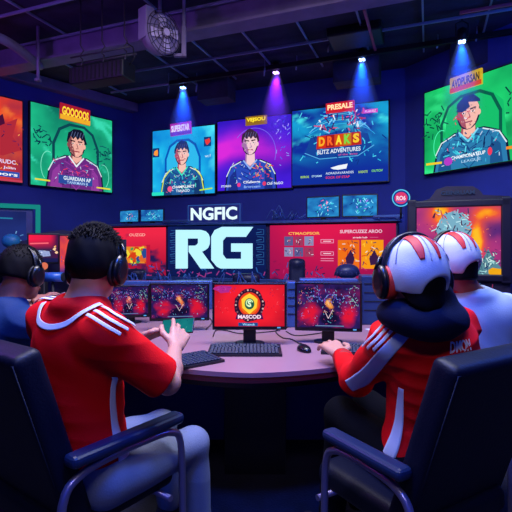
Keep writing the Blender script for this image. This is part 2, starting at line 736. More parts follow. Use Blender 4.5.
# ------------------------------------------------------------------ stage spotlights
def make_spot(px, py, label, lamp_hex, d, power, beam):
    p = P(px, py, d)
    t = empty('stage_spotlight', tuple(p), 0, label, 'spotlight', 'row of stage spotlights under the ceiling')
    b = MB()
    b.cyl((0, 0, .01), (0, 0, .13), .055, .05, 20)
    b.cyl((0, 0, .13), (0, 0, .15), .05, .03, 20)
    b.build('housing', m_black2, t)
    b = MB()
    b.tube([(-.068, 0, .06), (-.068, 0, .2), (0, 0, .235), (.068, 0, .2), (.068, 0, .06)], .008, 8)
    b.tube([(0, 0, .235), (0, 0, CEIL - p[2])], .01, 8)
    b.build('mounting_bracket', m_black2, t)
    for i in range(5):
        a = i / 5 * 2 * PI
        r = .0 if i == 4 else .03
        a = i * PI / 2 + .4
        m = MB()
        m.sphere((r * math.cos(a), r * math.sin(a), .002), .015, (1, 1, .6), 12)
        m.build('lens', emat('lens ' + lamp_hex, lamp_hex, 14), t)
    # the lamp itself
    l = bpy.data.lights.new('spot lamp', 'SPOT')
    l.energy = power
    l.color = lin(beam)
    l.spot_size = math.radians(46)
    l.spot_blend = .7
    l.shadow_soft_size = .03
    o = bpy.data.objects.new('spot_lamp', l)
    COL.objects.link(o)
    o.location = (0, 0, -.02)
    o.parent = t
    o.rotation_euler = (math.radians(3), 0, 0)
    # scattering cone shaped like the beam, in place of room-wide haze
    L = 1.15
    rr = [(.05, 0.0), (.12, -.2), (.22, -.55), (.27, -L)]
    bm = bmesh.new()
    rings = []
    for r, z in rr:
        rings.append([bm.verts.new((r * math.cos(k / 24 * 2 * PI), r * math.sin(k / 24 * 2 * PI), z)) for k in range(24)])
    for A, B in zip(rings[:-1], rings[1:]):
        for k in range(24):
            bm.faces.new((A[k], A[(k + 1) % 24], B[(k + 1) % 24], B[k]))
    bm.faces.new(rings[0])
    bm.faces.new(rings[-1])
    bmesh.ops.recalc_face_normals(bm, faces=bm.faces)
    me = bpy.data.meshes.new('haze')
    bm.to_mesh(me)
    bm.free()
    hm = bpy.data.materials.get('beam shaped haze')
    if hm is None:
        hm = bpy.data.materials.new('beam shaped haze')
        hm.use_nodes = True
        nt = hm.node_tree
        nt.nodes.remove(nt.nodes['Principled BSDF'])
        vs = nt.nodes.new('ShaderNodeVolumeScatter')
        tc = nt.nodes.new('ShaderNodeTexCoord')
        sx = nt.nodes.new('ShaderNodeSeparateXYZ')
        # density shaped so the visible beam fades downwards and to the rim
        ln = nt.nodes.new('ShaderNodeMath'); ln.operation = 'MULTIPLY_ADD'
        ln.inputs[1].default_value = 1 / L
        ln.inputs[2].default_value = 1.0
        pw = nt.nodes.new('ShaderNodeMath'); pw.operation = 'POWER'; pw.inputs[1].default_value = 1.6
        mu = nt.nodes.new('ShaderNodeMath'); mu.operation = 'MULTIPLY'; mu.inputs[1].default_value = 4.0
        pw.use_clamp = True
        nt.links.new(tc.outputs['Object'], sx.inputs[0])
        nt.links.new(sx.outputs['Z'], ln.inputs[0])
        nt.links.new(ln.outputs[0], pw.inputs[0])
        nt.links.new(pw.outputs[0], mu.inputs[0])
        ln2 = nt.nodes.new('ShaderNodeVectorMath'); ln2.operation = 'MULTIPLY'; ln2.inputs[1].default_value = (1, 1, 0)
        le = nt.nodes.new('ShaderNodeVectorMath'); le.operation = 'LENGTH'
        mr = nt.nodes.new('ShaderNodeMapRange')
        mr.inputs['From Min'].default_value = .02
        mr.inputs['From Max'].default_value = .25
        mr.inputs['To Min'].default_value = 1
        mr.inputs['To Max'].default_value = 0
        m3 = nt.nodes.new('ShaderNodeMath'); m3.operation = 'MULTIPLY'
        nt.links.new(tc.outputs['Object'], ln2.inputs[0])
        nt.links.new(ln2.outputs[0], le.inputs[0])
        nt.links.new(le.outputs['Value'], mr.inputs['Value'])
        nt.links.new(mu.outputs[0], m3.inputs[0])
        nt.links.new(mr.outputs[0], m3.inputs[1])
        nt.links.new(m3.outputs[0], vs.inputs['Density'])
        nt.links.new(vs.outputs[0], nt.nodes['Material Output'].inputs['Volume'])
    h = link('haze', me, None, [hm])
    h.location = tuple(p + V(0, 0, -.01))
    tag(h, kind='stuff')
    return t


SP = [(183, 88, 'blue stage spotlight above the cyan portrait screen', '#7ea6ff', 6.75, 260, '#0a45ff'),
      (276, 73, 'violet stage spotlight above the purple portrait screen', '#b98cff', 6.2, 230, '#6a10ff'),
      (362, 60, 'blue stage spotlight above the wide blue game screen', '#8fb4ff', 5.77, 210, '#0a45ff'),
      (462, 42, 'blue stage spotlight above the right hand green portrait screen', '#8fb4ff', 4.95, 150, '#0a45ff')]
for px, py, lab, hx, d, pw_, bc in SP:
    make_spot(px, py, lab, hx, d, pw_, bc)

# hanging white rods beside the lamps
rods = [(168, 93, 6.6, 'short pale rod hanging left of the first blue spotlight'), (196, 92, 6.6, 'short pale rod hanging right of the first blue spotlight'),
        (264, 76, 6.1, 'pale rod hanging left of the violet spotlight'), (296, 70, 6.0, 'pale rod hanging right of the violet spotlight'),
        (328, 52, 5.7, 'pale rod hanging beside the black ceiling box'), (437, 48, 5.4, 'pale rod hanging left of the rightmost spotlight'),
        (476, 41, 5.2, 'pale rod hanging right of the rightmost spotlight')]
m_rod = mat('pale rod', '#8a8cae', .5)
for px, py, d, lab in rods:
    p = P(px, py, d)
    b = MB()
    b.tube([(0, 0, 0), (.012, 0, .11)], .010, 8)
    b.tube([(.012, 0, .11), (.012, 0, CEIL - p[2])], .003, 6)
    o = b.build('ceiling_rod', m_rod, label=lab, cat='rod', group='rods hanging from the ceiling')
    o.location = tuple(p)

m_cord = mat('dark hanging gear', '#2c2438', .6)
# black line array box hung from the ceiling, left
p = P(102, 75, 4.5)
t = empty('hanging_speaker_bar', tuple(p), -R21 * 1.0, 'long black box hung by rods from the ceiling on the left', 'speaker')
MB().box((0, 0, 0), (.66, .2, .17), bev=.012).build('cabinet', m_black, t)
b = MB()
for i in range(13):
    b.box((-.3 + i * .05, -.103, 0), (.012, .01, .14), bev=.002)
b.build('grille', m_black2, t)
for sx in (-.27, .0, .27):
    b = MB()
    b.tube([(sx, 0, .08), (sx + .01, .02, .2), (sx - .03, .02, .24), (sx + .02, .02, .29), (sx, 0, .34), (sx, 0, CEIL - p[2])], .007, 8)
    b.build('hanger', m_cord, t)
b = MB()
b.tube([(-.36, .04, .17), (.38, .04, .17)], .012, 8)
b.tube([(-.36, -.04, .21), (.36, -.04, .21)], .009, 8)
b.build('hanging_rail', m_cord, t)
b = MB()
b.tube([(.33, 0, .05), (.39, 0, .12), (.37, 0, .22), (.3, 0, .27)], .006, 8)
b.build('cable', m_black2, t)

# caged round fan on the beam
p = P(165, 33, 4.35)
t = empty('ceiling_fan', tuple(p), math.radians(48), 'round pale caged fan mounted on the mauve ceiling beam', 'fan')
b = MB()
b.cyl((0, .02, 0), (0, .16, 0), .19, .17, 32)
b.cyl((-.0, .16, 0), (0, .22, 0), .1, .08, 24)
b.build('housing', mat('mauve fan housing', '#8a7aa2', .55), t)
b = MB()
for r in (.05, .09, .13, .17, .195):
    b.tube([(r * math.cos(a / 28 * 2 * PI), -.02 + (r - .05) * .2, r * 1.12 * math.sin(a / 28 * 2 * PI)) for a in range(28)], .0035, 6, closed=True)
for k in range(14):
    a = k / 14 * 2 * PI
    b.tube([(.03 * math.cos(a), -.03, .03 * math.sin(a)), (.11 * math.cos(a + .15), -.025, .12 * math.sin(a + .15)), (.195 * math.cos(a + .3), .02, .215 * math.sin(a + .3))], .003, 6)
b.build('cage', mat('dark fan cage', '#2a2338', .5), t)
for k in range(4):
    a = k * PI / 2 + .3
    b = MB()
    q = [(.03, -.02), (.15, -.06), (.17, .03), (.05, .04)]
    b.prism([(x * math.cos(a) - z * math.sin(a), x * math.sin(a) + z * math.cos(a)) for x, z in q], .0, .008, 'Y')
    b.build('blade', mat('pale fan blade', '#c9b4d6', .5), t)
MB().cyl((0, -.035, 0), (0, .02, 0), .035, .035, 16).build('hub', mat('pale fan blade'), t)
MB().box((-.13, .12, .08), (.1, .14, .3), bev=.01).build('motor_box', mat('mauve fan housing'), t)
b = MB()
b.tube([(.05, .15, .12), (.05, .15, CEIL - p[2])], .02, 10)
b.build('mount', m_beam, t)
# bracket right of the fan
p = P(184, 48, 4.5)
b = MB()
b.box((0, 0, .06), (.045, .045, .3), bev=.006).box((-.05, 0, -.075), (.1, .045, .03), bev=.006).box((0, 0, .35), (.03, .03, .34), bev=.003)
o = b.build('ceiling_bracket', m_beam, label='mauve hooked bracket hanging from the beam right of the round fan', cat='bracket')
o.location = tuple(p)
# short post left
p = P(38, 68, 5.2)
b = MB()
b.tube([(0, 0, -.13), (0, 0, .1), (0, 0, CEIL - p[2])], .018, 10)
b.box((0, 0, -.14), (.06, .06, .03), bev=.005)
o = b.build('ceiling_post', m_beam, label='short mauve post hanging from the ceiling at far left', cat='post')
o.location = tuple(p)
# curved duct, far left
b = MB()
q = [P(-60, 12, 4.3), P(-20, 30, 4.5), P(8, 42, 4.8), P(30, 58, 5.2), P(40, 66, 5.6)]
b.tube([tuple(v) for v in spline(q, 16)], .05, 14)
b.build('ceiling_duct', m_beam, origin=tuple(P(8, 42, 4.8)), label='curved mauve duct under the ceiling at far left', cat='duct')
# dark ceiling box above the wide screen
p = P(356, 30, 5.35)
t = empty('projector', tuple(p), -R21, 'dark box projector hung above the wide blue game screen', 'projector')
MB().box((0, 0, 0), (.62, .45, .26), bev=.02).build('body', m_black, t)
MB().cyl((.12, -.22, -.02), (.12, -.27, -.02), .06, .06, 20).build('lens', m_black2, t)
MB().cyl((0, 0, .1), (0, 0, CEIL - p[2]), .03, .03, 12).build('mount', m_black2, t)

# ================================================================== wall displays
def disp_root(name, left2, right2, z0, z1, label, cat='screen', thick=.06, gap=.03, group=None, casing=.018):
    """left2/right2: plan points of the picture's left and right edge"""
    l, r = np.array(left2), np.array(right2)
    w = np.linalg.norm(r - l)
    d = (r - l) / w
    n = np.array([d[1], -d[0]])
    c = (l + r) / 2 + n * (thick + gap)
    t = empty(name, (c[0], c[1], z0), math.atan2(d[1], d[0]), label, cat, group)
    h = z1 - z0
    b = MB()
    b.box((0, thick / 2 + .002, h / 2), (w + casing * 2, thick, h + casing * 2), bev=.006)
    b.build('casing', m_casing, t)
    return t, w, h


def portrait(q, cx, jersey, jersey2, skin, hair, arch, cap=None, hw=.1, hh=.155, cy=.57, look=0.0, rng=None, scarf=None, shade='#8a4a50'):
    """a painted player portrait: arch, bust, head"""
    if arch:
        pts = [(cx - .27, .1), (cx - .27, .55), (cx - .2, .74), (cx - .08, .82), (cx + .1, .82), (cx + .21, .74), (cx + .28, .55), (cx + .28, .1)]
        q.line(pts, .035, arch)
    # bust
    q.poly([(cx - .36, .0), (cx - .33, .22), (cx - .27, .34), (cx - .14, .42), (cx + .14, .42), (cx + .27, .35), (cx + .34, .22), (cx + .36, .0)], '#141c3c')
    q.poly([(cx - .34, .0), (cx - .31, .22), (cx - .25, .33), (cx - .12, .41), (cx + .12, .41), (cx + .25, .34), (cx + .32, .22), (cx + .34, .0)], jersey)
    q.poly([(cx - .31, .0), (cx - .28, .2), (cx - .2, .3), (cx - .17, .0)], jersey2)
    q.poly([(cx + .3, .0), (cx + .28, .2), (cx + .2, .3), (cx + .19, .0)], jersey2)
    for k in range(5):
        q.line([(cx - .14 + k * .02, .34 - k * .07), (cx, .27 - k * .07), (cx + .14 - k * .02, .34 - k * .07)], .012, jersey2)
    for s in (-1, 1):
        q.line([(cx + s * .13, .4), (cx + s * .27, .33), (cx + s * .33, .2)], .014, '#d8e8f0')
    q.specks(70, (cx - .27, .04, cx + .28, .37), [jersey2, '#1a1c48', '#c8d8f0', jersey, '#e05a8a', '#3ab0d8'], .045, rng or random.Random(2), True)
    # neck and collar
    q.poly([(cx - .07, .38), (cx - .06, .55), (cx + .06, .55), (cx + .07, .38), (cx, .31)], shade)
    q.poly([(cx - .05, .37), (cx - .045, .5), (cx + .06, .5), (cx + .065, .39), (cx, .33)], skin)
    q.line([(cx - .09, .41), (cx, .29), (cx + .09, .41)], .02, scarf or '#e8eef6')
    # head
    q.ell(cx, cy, hw * 1.08, hh * 1.05, '#101530')
    q.poly([(cx - hw, cy + .06), (cx - hw * .95, cy - .04), (cx - hw * .6, cy - hh * .75), (cx - hw * .15, cy - hh), (cx + hw * .2, cy - hh), (cx + hw * .65, cy - hh * .72), (cx + hw * .95, cy - .03), (cx + hw, cy + .06), (cx + hw * .7, cy + hh * .9), (cx - hw * .7, cy + hh * .9)], skin)
    q.poly([(cx - hw, cy + .06), (cx - hw * .95, cy - .04), (cx - hw * .6, cy - hh * .75), (cx - hw * .15, cy - hh), (cx - hw * .3, cy - hh * .4), (cx - hw * .55, cy + .02), (cx - hw * .6, cy + hh * .7)], shade)
    for s in (-1, 1):
        q.ell(cx + s * hw * 1.0, cy - .01, hw * .16, hh * .2, shade if s < 0 else skin, 10)
        q.line([(cx + s * hw * .2, cy + .045), (cx + s * hw * .7, cy + .05)], .016, '#1a1020')
        q.ell(cx + s * hw * .43 + look, cy + .015, hw * .17, hh * .055, '#f4f0f0', 10)
        q.ell(cx + s * hw * .43 + look, cy + .015, hw * .08, hh * .055, '#181020', 8)
    q.line([(cx + .004, cy + .01), (cx + .02, cy - .045), (cx - .004, cy - .05)], .01, shade)
    q.line([(cx - hw * .35, cy - hh * .55), (cx + hw * .35, cy - hh * .55)], .014, '#a03848')
    q.specks(26, (cx - hw * .8, cy - hh * .8, cx + hw * .8, cy + hh * .5), [shade, skin, '#ffe0d8', '#5a2848', skin], .028, rng or random.Random(2), True)
    # hair
    rng = rng or random.Random(3)
    if cap:
        q.poly([(cx - hw * 1.1, cy + .08), (cx - hw * 1.05, cy + hh * .8), (cx - hw * .4, cy + hh * 1.2), (cx + hw * .5, cy + hh * 1.2), (cx + hw * 1.1, cy + hh * .75), (cx + hw * 1.1, cy + .1), (cx, cy + .13)], cap)
        q.poly([(cx - hw * 1.15, cy + .05), (cx - hw * .9, cy + .1), (cx, cy + .14), (cx + hw * .2, cy + .07), (cx - hw * .5, cy + .03)], cap)
    else:
        top = [(cx - hw * 1.12, cy + .02)]
        for k in range(11):
            a = PI - k / 10 * PI
            rr = 1.22 + rng.uniform(-.09, .12)
            top.append((cx + hw * rr * math.cos(a), cy + .03 + hh * rr * .98 * math.sin(a)))
        top += [(cx + hw * 1.08, cy + .02), (cx + hw * .85, cy + .08)]
        for k in range(6):
            top.append((cx + hw * (.7 - k * .28), cy + .07 + (.035 if k % 2 else -.005)))
        top.append((cx - hw * .88, cy + .07))
        q.poly(top, hair)
        for k in range(5):
            a = cx - hw * .7 + k * hw * .35
            q.line([(a, cy + hh * .65), (a + .02, cy + hh * 1.08)], .008, '#54608c')


def badge(t, w, h, cx, y0, bw, bh, back, col, string, under=None, tilt=0.0, s=1.1):
    """lettered plate fixed over the top edge of a display"""
    e = MB()
    e.box((0, .0, 0), (bw, .03, bh), bev=.004)
    o = e.build('header_plate', mat('plate ' + back, back, .5, emit=back, es=.55 * s), t, label='lettered plate over the top edge')
    o.location = (cx, -.03, y0 + bh / 2)
    o.rotation_euler = (0, tilt, 0)
    q = Paint(bw, bh, .016)
    if under:
        q.rect(.0, .0, 1, .3, under)
    q.text(string, .06, .28, .94, .82, col, .04)
    z = q.build('lettering', o, s)
    z.location = (0, 0, -bh / 2)


def on_left(s):
    return CL - DL * s


def on_back(t):
    return V(.59, 7.0) + U2 * t


def on_right(s):
    return CR + DR * s


GRP = 'portrait screens high on the walls'
rng = random.Random(5)

# far left red screen
t, w, h = disp_root('wall_screen', on_left(3.25), on_left(1.93), 2.24, 3.42, 'orange and red fantasy game screen at the far left edge')
q = Paint(w, h)
q.grid(lambda a, b: mix(mix('#7c1f4a', '#e8412a', vnoise(a * 4, b * 5, 2) * 1.6 - .2), '#ff8a3a', np.clip((vnoise(a * 6 + 3, b * 6, 9) - .5) * 4, 0, 1) * np.clip(b * 1.4 - .3, 0, 1)))
q.poly([(.2, .3), (.5, .75), (.62, .62), (.8, .8), (.86, .5), (.7, .25)], '#4a1038')
q.poly([(.55, .35), (.7, .6), (.95, .78), (.9, .55), (.99, .4), (.8, .3)], '#b02a3a')
q.specks(30, (.5, .15, 1, .7), ['#ffb060', '#5a1a5a', '#2a1648'], .05, rng, True)
q.text('RUDC', .76, .21, .93, .26, '#e8d8ff', .02)
q.text('Join', .8, .14, .93, .18, '#e8d8ff', .02)
q.rect(.45, .05, .97, .12, '#2a50b0')
q.text('Vabors', .6, .065, .95, .108, '#ffffff', .02)
q.rect(0, 0, 1, .025, '#c8405a')
q.build('display', t, 1.0)

# green portrait, left wall
t, w, h = disp_root('wall_screen', on_left(1.81), on_left(.462), 2.23, 3.45, 'green portrait screen on the left wall, player in a purple jersey', group=GRP)
q = Paint(w, h)
q.grid(lambda a, b: mix(mix('#0c6a5c', '#1fc08a', vnoise(a * 3, b * 3, 4) * 1.5 - .25), '#39d8b0', np.clip((vnoise(a * 5, b * 9 + a * 6, 5) - .62) * 6, 0, 1)))
for cx_, cy_ in ((.13, .62), (.88, .5)):
    q.specks(26, (cx_ - .1, cy_ - .12, cx_ + .1, cy_ + .12), ['#0a3c4c', '#0e5c60', '#083048'], .07, rng, True)
portrait(q, .52, '#6a2a80', '#8e3a9a', '#f0b0a0', '#12162c', '#0c4450', rng=rng)
q.specks(26, (.3, .08, .74, .32), ['#e03a6a', '#c060c0', '#3a2a7a'], .06, rng, True)
q.rect(.3, .05, .72, .16, '#2a4a9a')
q.text('GUARDIAN AP', .36, .1, .7, .15, '#e8f4ff', .02)
q.text('TANKMAIN 8', .4, .055, .66, .09, '#bcd8ff', .01)
q.line([(.04, .07), (.2, .065)], .02, '#e8d83a')
q.line([(.78, .045), (.96, .04)], .02, '#e8d83a')
q.arc(.18, .25, .08, .18, 1.2, 4.2, .008, '#7ae8c8')
q.arc(.86, .2, .08, .16, -1.0, 1.8, .008, '#7ae8c8')
q.build('display', t, 1.05)
badge(t, w, h, .0, h - .17, .5, .25, '#c81e32', '#ffd83a', 'GOOOOOS', '#e8a82a', .03)

# cyan portrait
t, w, h = disp_root('wall_screen', on_back(-2.52), on_back(-1.325), 2.19, 3.31, 'cyan portrait screen on the back wall, player in a teal jersey', group=GRP)
q = Paint(w, h)
q.grid(lambda a, b: mix(mix('#0a6fd0', '#22c4f0', vnoise(a * 3, b * 3, 14) * 1.5 - .2), '#4fe8f8', np.clip((vnoise(a * 2 + b * 3, b * 2 - a * 3, 15) - .6) * 5, 0, 1)))
q.poly([(.2, .0), (.24, .62), (.36, .8), (.62, .8), (.76, .62), (.8, .0)], '#2fb8ea')
portrait(q, .49, '#1f5a9a', '#163a70', '#f4c0b4', '#162858', '#0a58b8', hw=.1, hh=.15, cy=.6, rng=rng, scarf='#3ae8c0', shade='#b0506a')
q.line([(.16, .05), (.2, .26), (.3, .38)], .016, '#d8e85a')
q.line([(.84, .05), (.8, .26), (.7, .38)], .016, '#d8e85a')
q.specks(34, (.28, .1, .72, .4), ['#3ac8d8', '#2848a0', '#5ae0c8', '#10306a'], .07, rng, True)
for a, b, c in ((.07, .66, '#ff9a3a'), (.9, .76, '#e83a3a')):
    q.rect(a - .055, b - .07, a + .055, b + .07, '#123a78')
    q.ell(a, b, .035, .05, c, 7, jag=.3, rng=rng)
q.text('wt f', .86, .53, .95, .57, '#d8f0ff', .01)
q.text('CHAMPLUACT', .34, .095, .7, .135, '#ffffff', .02)
q.text('TANAGO', .4, .035, .62, .075, '#e0f0ff', .02)
q.ell(.3, .09, .04, .045, '#f05a8a', 9)
q.rect(0, 0, .2, .05, '#2ae0c0')
q.line([(.78, .05), (.97, .07)], .02, '#b8e83a')
q.build('display', t, 1.05)
badge(t, w, h, -.02, h - .12, .40, .21, '#c81eb0', '#e8e0ff', 'SUPERSTAR', '#6a3ac0', -.04)

# purple portrait
t, w, h = disp_root('wall_screen', on_back(-1.27), on_back(-.015), 2.22, 3.35, 'purple portrait screen on the back wall, young player with tousled hair', group=GRP)
q = Paint(w, h)
q.grid(lambda a, b: mix(mix('#2414b0', '#4a1fe0', vnoise(a * 2, b * 3, 24) * 1.4 - .2), '#d82ad8', np.clip(np.exp(-((b - .56 - .08 * np.sin(a * 5)) / .17) ** 2) * (1.1 - a * .9) * (.6 + vnoise(a * 4, b * 8, 3)), 0, 1)))
q.arc(.5, .5, .3, .36, -.3, 2.4, .008, '#7a6af0')
portrait(q, .46, '#2a4ab8', '#1c2f88', '#f0c8d0', '#3a2440', None, hw=.1, hh=.15, cy=.64, rng=rng, shade='#a070a8', scarf='#8ab0f0')
q.specks(26, (.52, .16, .72, .36), ['#f08a3a', '#e83a4a', '#e8d84a'], .06, rng, True)
q.specks(24, (.8, .3, .96, .98), ['#8a9af8', '#c0b8ff', '#3a6af0'], .05, rng, True)
q.text('STOREO', .06, .045, .2, .075, '#e8f0ff', .02)
q.ell(.31, .07, .025, .03, '#f03a8a', 9)
q.text('Challenge', .37, .075, .6, .12, '#f0f4ff', .02)
q.text('Brorceam', .38, .02, .6, .055, '#9ac0ff', .01)
q.ell(.655, .07, .025, .03, '#e03a6a', 9)
q.text('Clur NaGO', .69, .05, .9, .085, '#e8f0ff', .02)
q.build('display', t, 1.05)
badge(t, w, h, .06, h - .12, .36, .14, '#a8781a', '#ffe23a', 'VEJSOU', None, .0)

# wide cyan game screen
t, w, h = disp_root('wall_screen', on_back(.0), on_back(1.42), 2.25, 3.39, 'wide blue game title screen on the back wall')
def sea(a, b):
    f = vnoise(a * 3 + np.sin(b * 7) * .4, b * 5 + np.sin(a * 6) * .5, 33)
    e = np.exp(-((a - .5) / .33) ** 2)
    base = mix('#12309c', '#1aa8dc', np.clip((f - .35) * 3, 0, 1) * (1 - .65 * e) * np.clip(b * 2.2 - .4, .0, 1))
    return mix(base, '#4aecf0', np.clip((vnoise(a * 5 + b * 4, b * 9 - a * 3, 36) - .6) * 6, 0, 1) * (1 - .6 * e) * np.clip(b * 2 - .5, 0, 1))
q = Paint(w, h)
q.grid(sea, 60, 50)
q.poly([(.14, .4), (.3, .32), (.7, .33), (.84, .44), (.8, .62), (.5, .68), (.2, .62)], '#15459a')
q.line([(.14, .42), (.3, .33), (.7, .34), (.86, .46)], .01, '#5ab8f0')
for k in range(7):
    q.arc(.5, .45 + k * .045, .42 - k * .03, .32 - k * .02, .5, 2.6, .007, ['#3ac0f0', '#1c6ad8', '#7ae0ff'][k % 3])
q.specks(70, (.3, .66, .78, .92), ['#e8f4ff', '#c0305a', '#3a1c6a', '#7ad0ff', '#d84a7a', '#142a80'], .09, rng, True)
q.specks(60, (.05, .25, .95, .95), ['#2ab0e0', '#103488', '#50d8f0'], .07, rng, True)
q.poly([(.27, .455), (.74, .475), (.73, .64), (.28, .625)], '#c02a24')
for k, (ch, c1, c2) in enumerate((('D', '#ffb02a', '#d8301a'), ('R', '#ff6a2a', '#a01a20'), ('A', '#ffe23a', '#d84a1a'), ('K', '#7ae04a', '#c87a1a'), ('S', '#ffd02a', '#b8281a'))):
    a0 = .285 + k * .089
    q.rect(a0, .47 + k * .003, a0 + .085, .625 + k * .003, c2)
    q.text(ch, a0 + .012, .49 + k * .003, a0 + .076, .61 + k * .003, c1, .05)
q.text('BLITZ ADVENTURES', .28, .385, .73, .44, '#eaf4ff', .02, .012)
q.text('of the deep', .5, .345, .7, .375, '#d85a9a', .01)
q.poly([(.42, .2), (.5, .225), (.6, .24), (.585, .18), (.5, .17), (.45, .18)], '#f4f8ff')
q.text('AORADAVARADES', .37, .115, .66, .145, '#d8ecff', .01)
q.text('SOCK OF STAP', .37, .06, .62, .09, '#e83a5a', .02)
q.text('BOROS', .1, .085, .19, .115, '#b8e83a', .02)
q.text('STORMS', .22, .09, .33, .115, '#bfe8ff', .02)
q.text('KODOTS', .71, .11, .8, .14, '#b8e83a', .02)
q.text('OUTOV', .84, .115, .95, .145, '#8ae85a', .02)
q.rect(.76, .86, .9, .91, '#d83ac0')
q.text('PLANEZ', .775, .87, .885, .9, '#ffe0ff', .01)
q.build('display', t, 1.0)
badge(t, w, h, .03, h - .10, .42, .15, '#e01a2a', '#ffd0a0', 'PRESALE', None, -.02, 1.3)

# green portrait, right wall
t, w, h = disp_root('wall_screen', on_right(.40), on_right(1.80), 2.28, 3.36, 'green portrait screen on the right wall, player in a dark cap', group=GRP)
q = Paint(w, h)
q.grid(lambda a, b: mix(mix('#0a7a4a', '#1fd070', vnoise(a * 3, b * 3, 44) * 1.5 - .2), '#3af090', np.clip((vnoise(a * 3 + b * 2, b * 4, 45) - .6) * 5, 0, 1)))
q.poly([(.2, .1), (.24, .65), (.36, .84), (.62, .84), (.76, .65), (.8, .1)], '#16b868')
for cx_, cy_ in ((.12, .6), (.9, .6)):
    q.specks(30, (cx_ - .1, cy_ - .16, cx_ + .09, cy_ + .14), ['#0a4a40', '#0c6048', '#08403c'], .08, rng, True)
portrait(q, .46, '#2a78a8', '#1c5288', '#f4b8a4', '#162040', '#0a5a48', cap='#1c2a6a', hw=.1, hh=.17, cy=.6, rng=rng, scarf='#7ad8f0', shade='#a85058')
q.specks(40, (.24, .12, .7, .38), ['#3ac0d8', '#183a78', '#5ad8e8', '#10285a'], .08, rng, True)
q.specks(10, (.32, .5, .5, .62), ['#d8283a', '#e8e0f0'], .06, rng, True)
q.text('CHAMPIONATEUP', .3, .11, .62, .15, '#f0f8ff', .02)
q.text('LEAGUE', .4, .055, .58, .085, '#a8d0f0', .01)
q.ell(.27, .1, .045, .05, '#b03ac0', 9)
q.ell(.66, .13, .02, .045, '#e83a5a', 9)
q.line([(.04, .11), (.2, .1)], .026, '#f0c82a')
q.line([(.8, .13), (.97, .12)], .03, '#f08a2a')
q.arc(.2, .3, .08, .18, 1.2, 4.0, .01, '#4af0b0')
q.build('display', t, 1.1)
badge(t, w, h, -.08, h - .13, .42, .19, '#e8b81a', '#3a2408', 'AVDPURSAN', '#c8401a', .0, 1.2)
# ================================================================== the partition of displays at mid distance
m_navy = mat('navy panel', '#141b44', .5, vary=.2, vscale=5)
m_steel = mat('blue steel', '#3d5f9a', .4, metal=.4, vary=.2, vscale=6)
m_desk2 = mat('dark blue desk top', '#26305e', .4)


def on_part(px, v=5.6):
    y = v / (V2[0] * (px - 256) / F + V2[1])
    return V((px - 256) / F * y, y)


L0, R0 = on_part(96), on_part(398)
wP = np.linalg.norm(R0 - L0)
c = (L0 + R0) / 2
PZ = 1.62
part_root = empty('display_partition', (c[0], c[1], 0), -R21, 'long low partition wall of lit red displays across the back', 'partition')
MB().box((0, .16, PZ / 2 - .01), (wP, .3, PZ - .02), bev=.01).build('carcass', m_navy, part_root)
MB().box((0, .14, PZ + .01), (wP + .06, .42, .035), bev=.008).build('top_ledge', m_steel, part_root)
MB().box((0, -.02, .86), (wP, .06, .05), bev=.008).build('bottom_rail', m_steel, part_root)


def loc_x(px):
    return float((on_part(px) - c) @ U2)


def part_paint(px0, px1, z0, z1):
    a, b = loc_x(px0), loc_x(px1)
    return (a + b) / 2, b - a, z1 - z0, z0


def place(o, x, z, y=0.0):
    o.location = (x, y, z)
    return o


# right red display
x, w, h, z0 = part_paint(270, 396, .89, 1.59)
q = Paint(w, h)
q.grid(lambda a, b: mix(mix('#8c1050', '#e01a50', np.clip(np.exp(-((a - .45) / .5) ** 2) * (b * .9 + .25), 0, 1)), '#1c1648', np.clip((vnoise(a * 7, b * 6, 61) - .62 - b * .35) * 6, 0, 1)))
q.text('CTMAOPSOR', .16, .82, .42, .87, '#ffb85a', .03)
q.text('SUPERCUZEZ AROO', .58, .84, .9, .9, '#f0c0d8', .03)
q.text('arcade hub', .68, .75, .79, .78, '#ffe0f0', .02)
q.line([(.81, .765), (.87, .765)], .008, '#d86a9a')
for i in range(3):
    for j in range(2):
        a, b = .125 + i * .085, .42 + j * .2
        q.rect(a, b, a + .075, b + .17, ['#8a8cb8', '#5a5a90', '#a03a60'][(i + j) % 3])
        q.specks(9, (a + .015, b + .03, a + .06, b + .13), ['#20204a', '#e8e0f0', '#c02a50'], .05, rng, True)
for b in (.67, .45):
    q.line([(.43, b), (.53, b), (.53, b + .06), (.43, b + .06), (.43, b)], .01, '#f0a0c8')
    q.line([(.45, b + .03), (.51, b + .03)], .012, '#ffe0f0')
q.line([(.43, .39), (.53, .39)], .012, '#f090b8')
q.line([(.43, .35), (.53, .35)], .012, '#f090b8')
for a, cc in ((.565, '#f0701a'), (.745, '#f89a1a')):
    q.rect(a, .22, a + .165, .72, cc)
    q.specks(30, (a + .02, .26, a + .14, .68), ['#e8e0d8', '#5a2048', '#ffc83a', '#d83a1a', '#3a2a60'], .08, rng, True)
    q.poly([(a + .07, .28), (a + .06, .4), (a + .1, .55), (a + .13, .4), (a + .12, .3)], '#3a1c48')
q.specks(60, (0, 0, 1, .22), ['#1c2a6a', '#2a50a0', '#c02a6a', '#101a48'], .1, rng, True)
place(q.build('display', part_root, 1.0), x, z0, -.002)

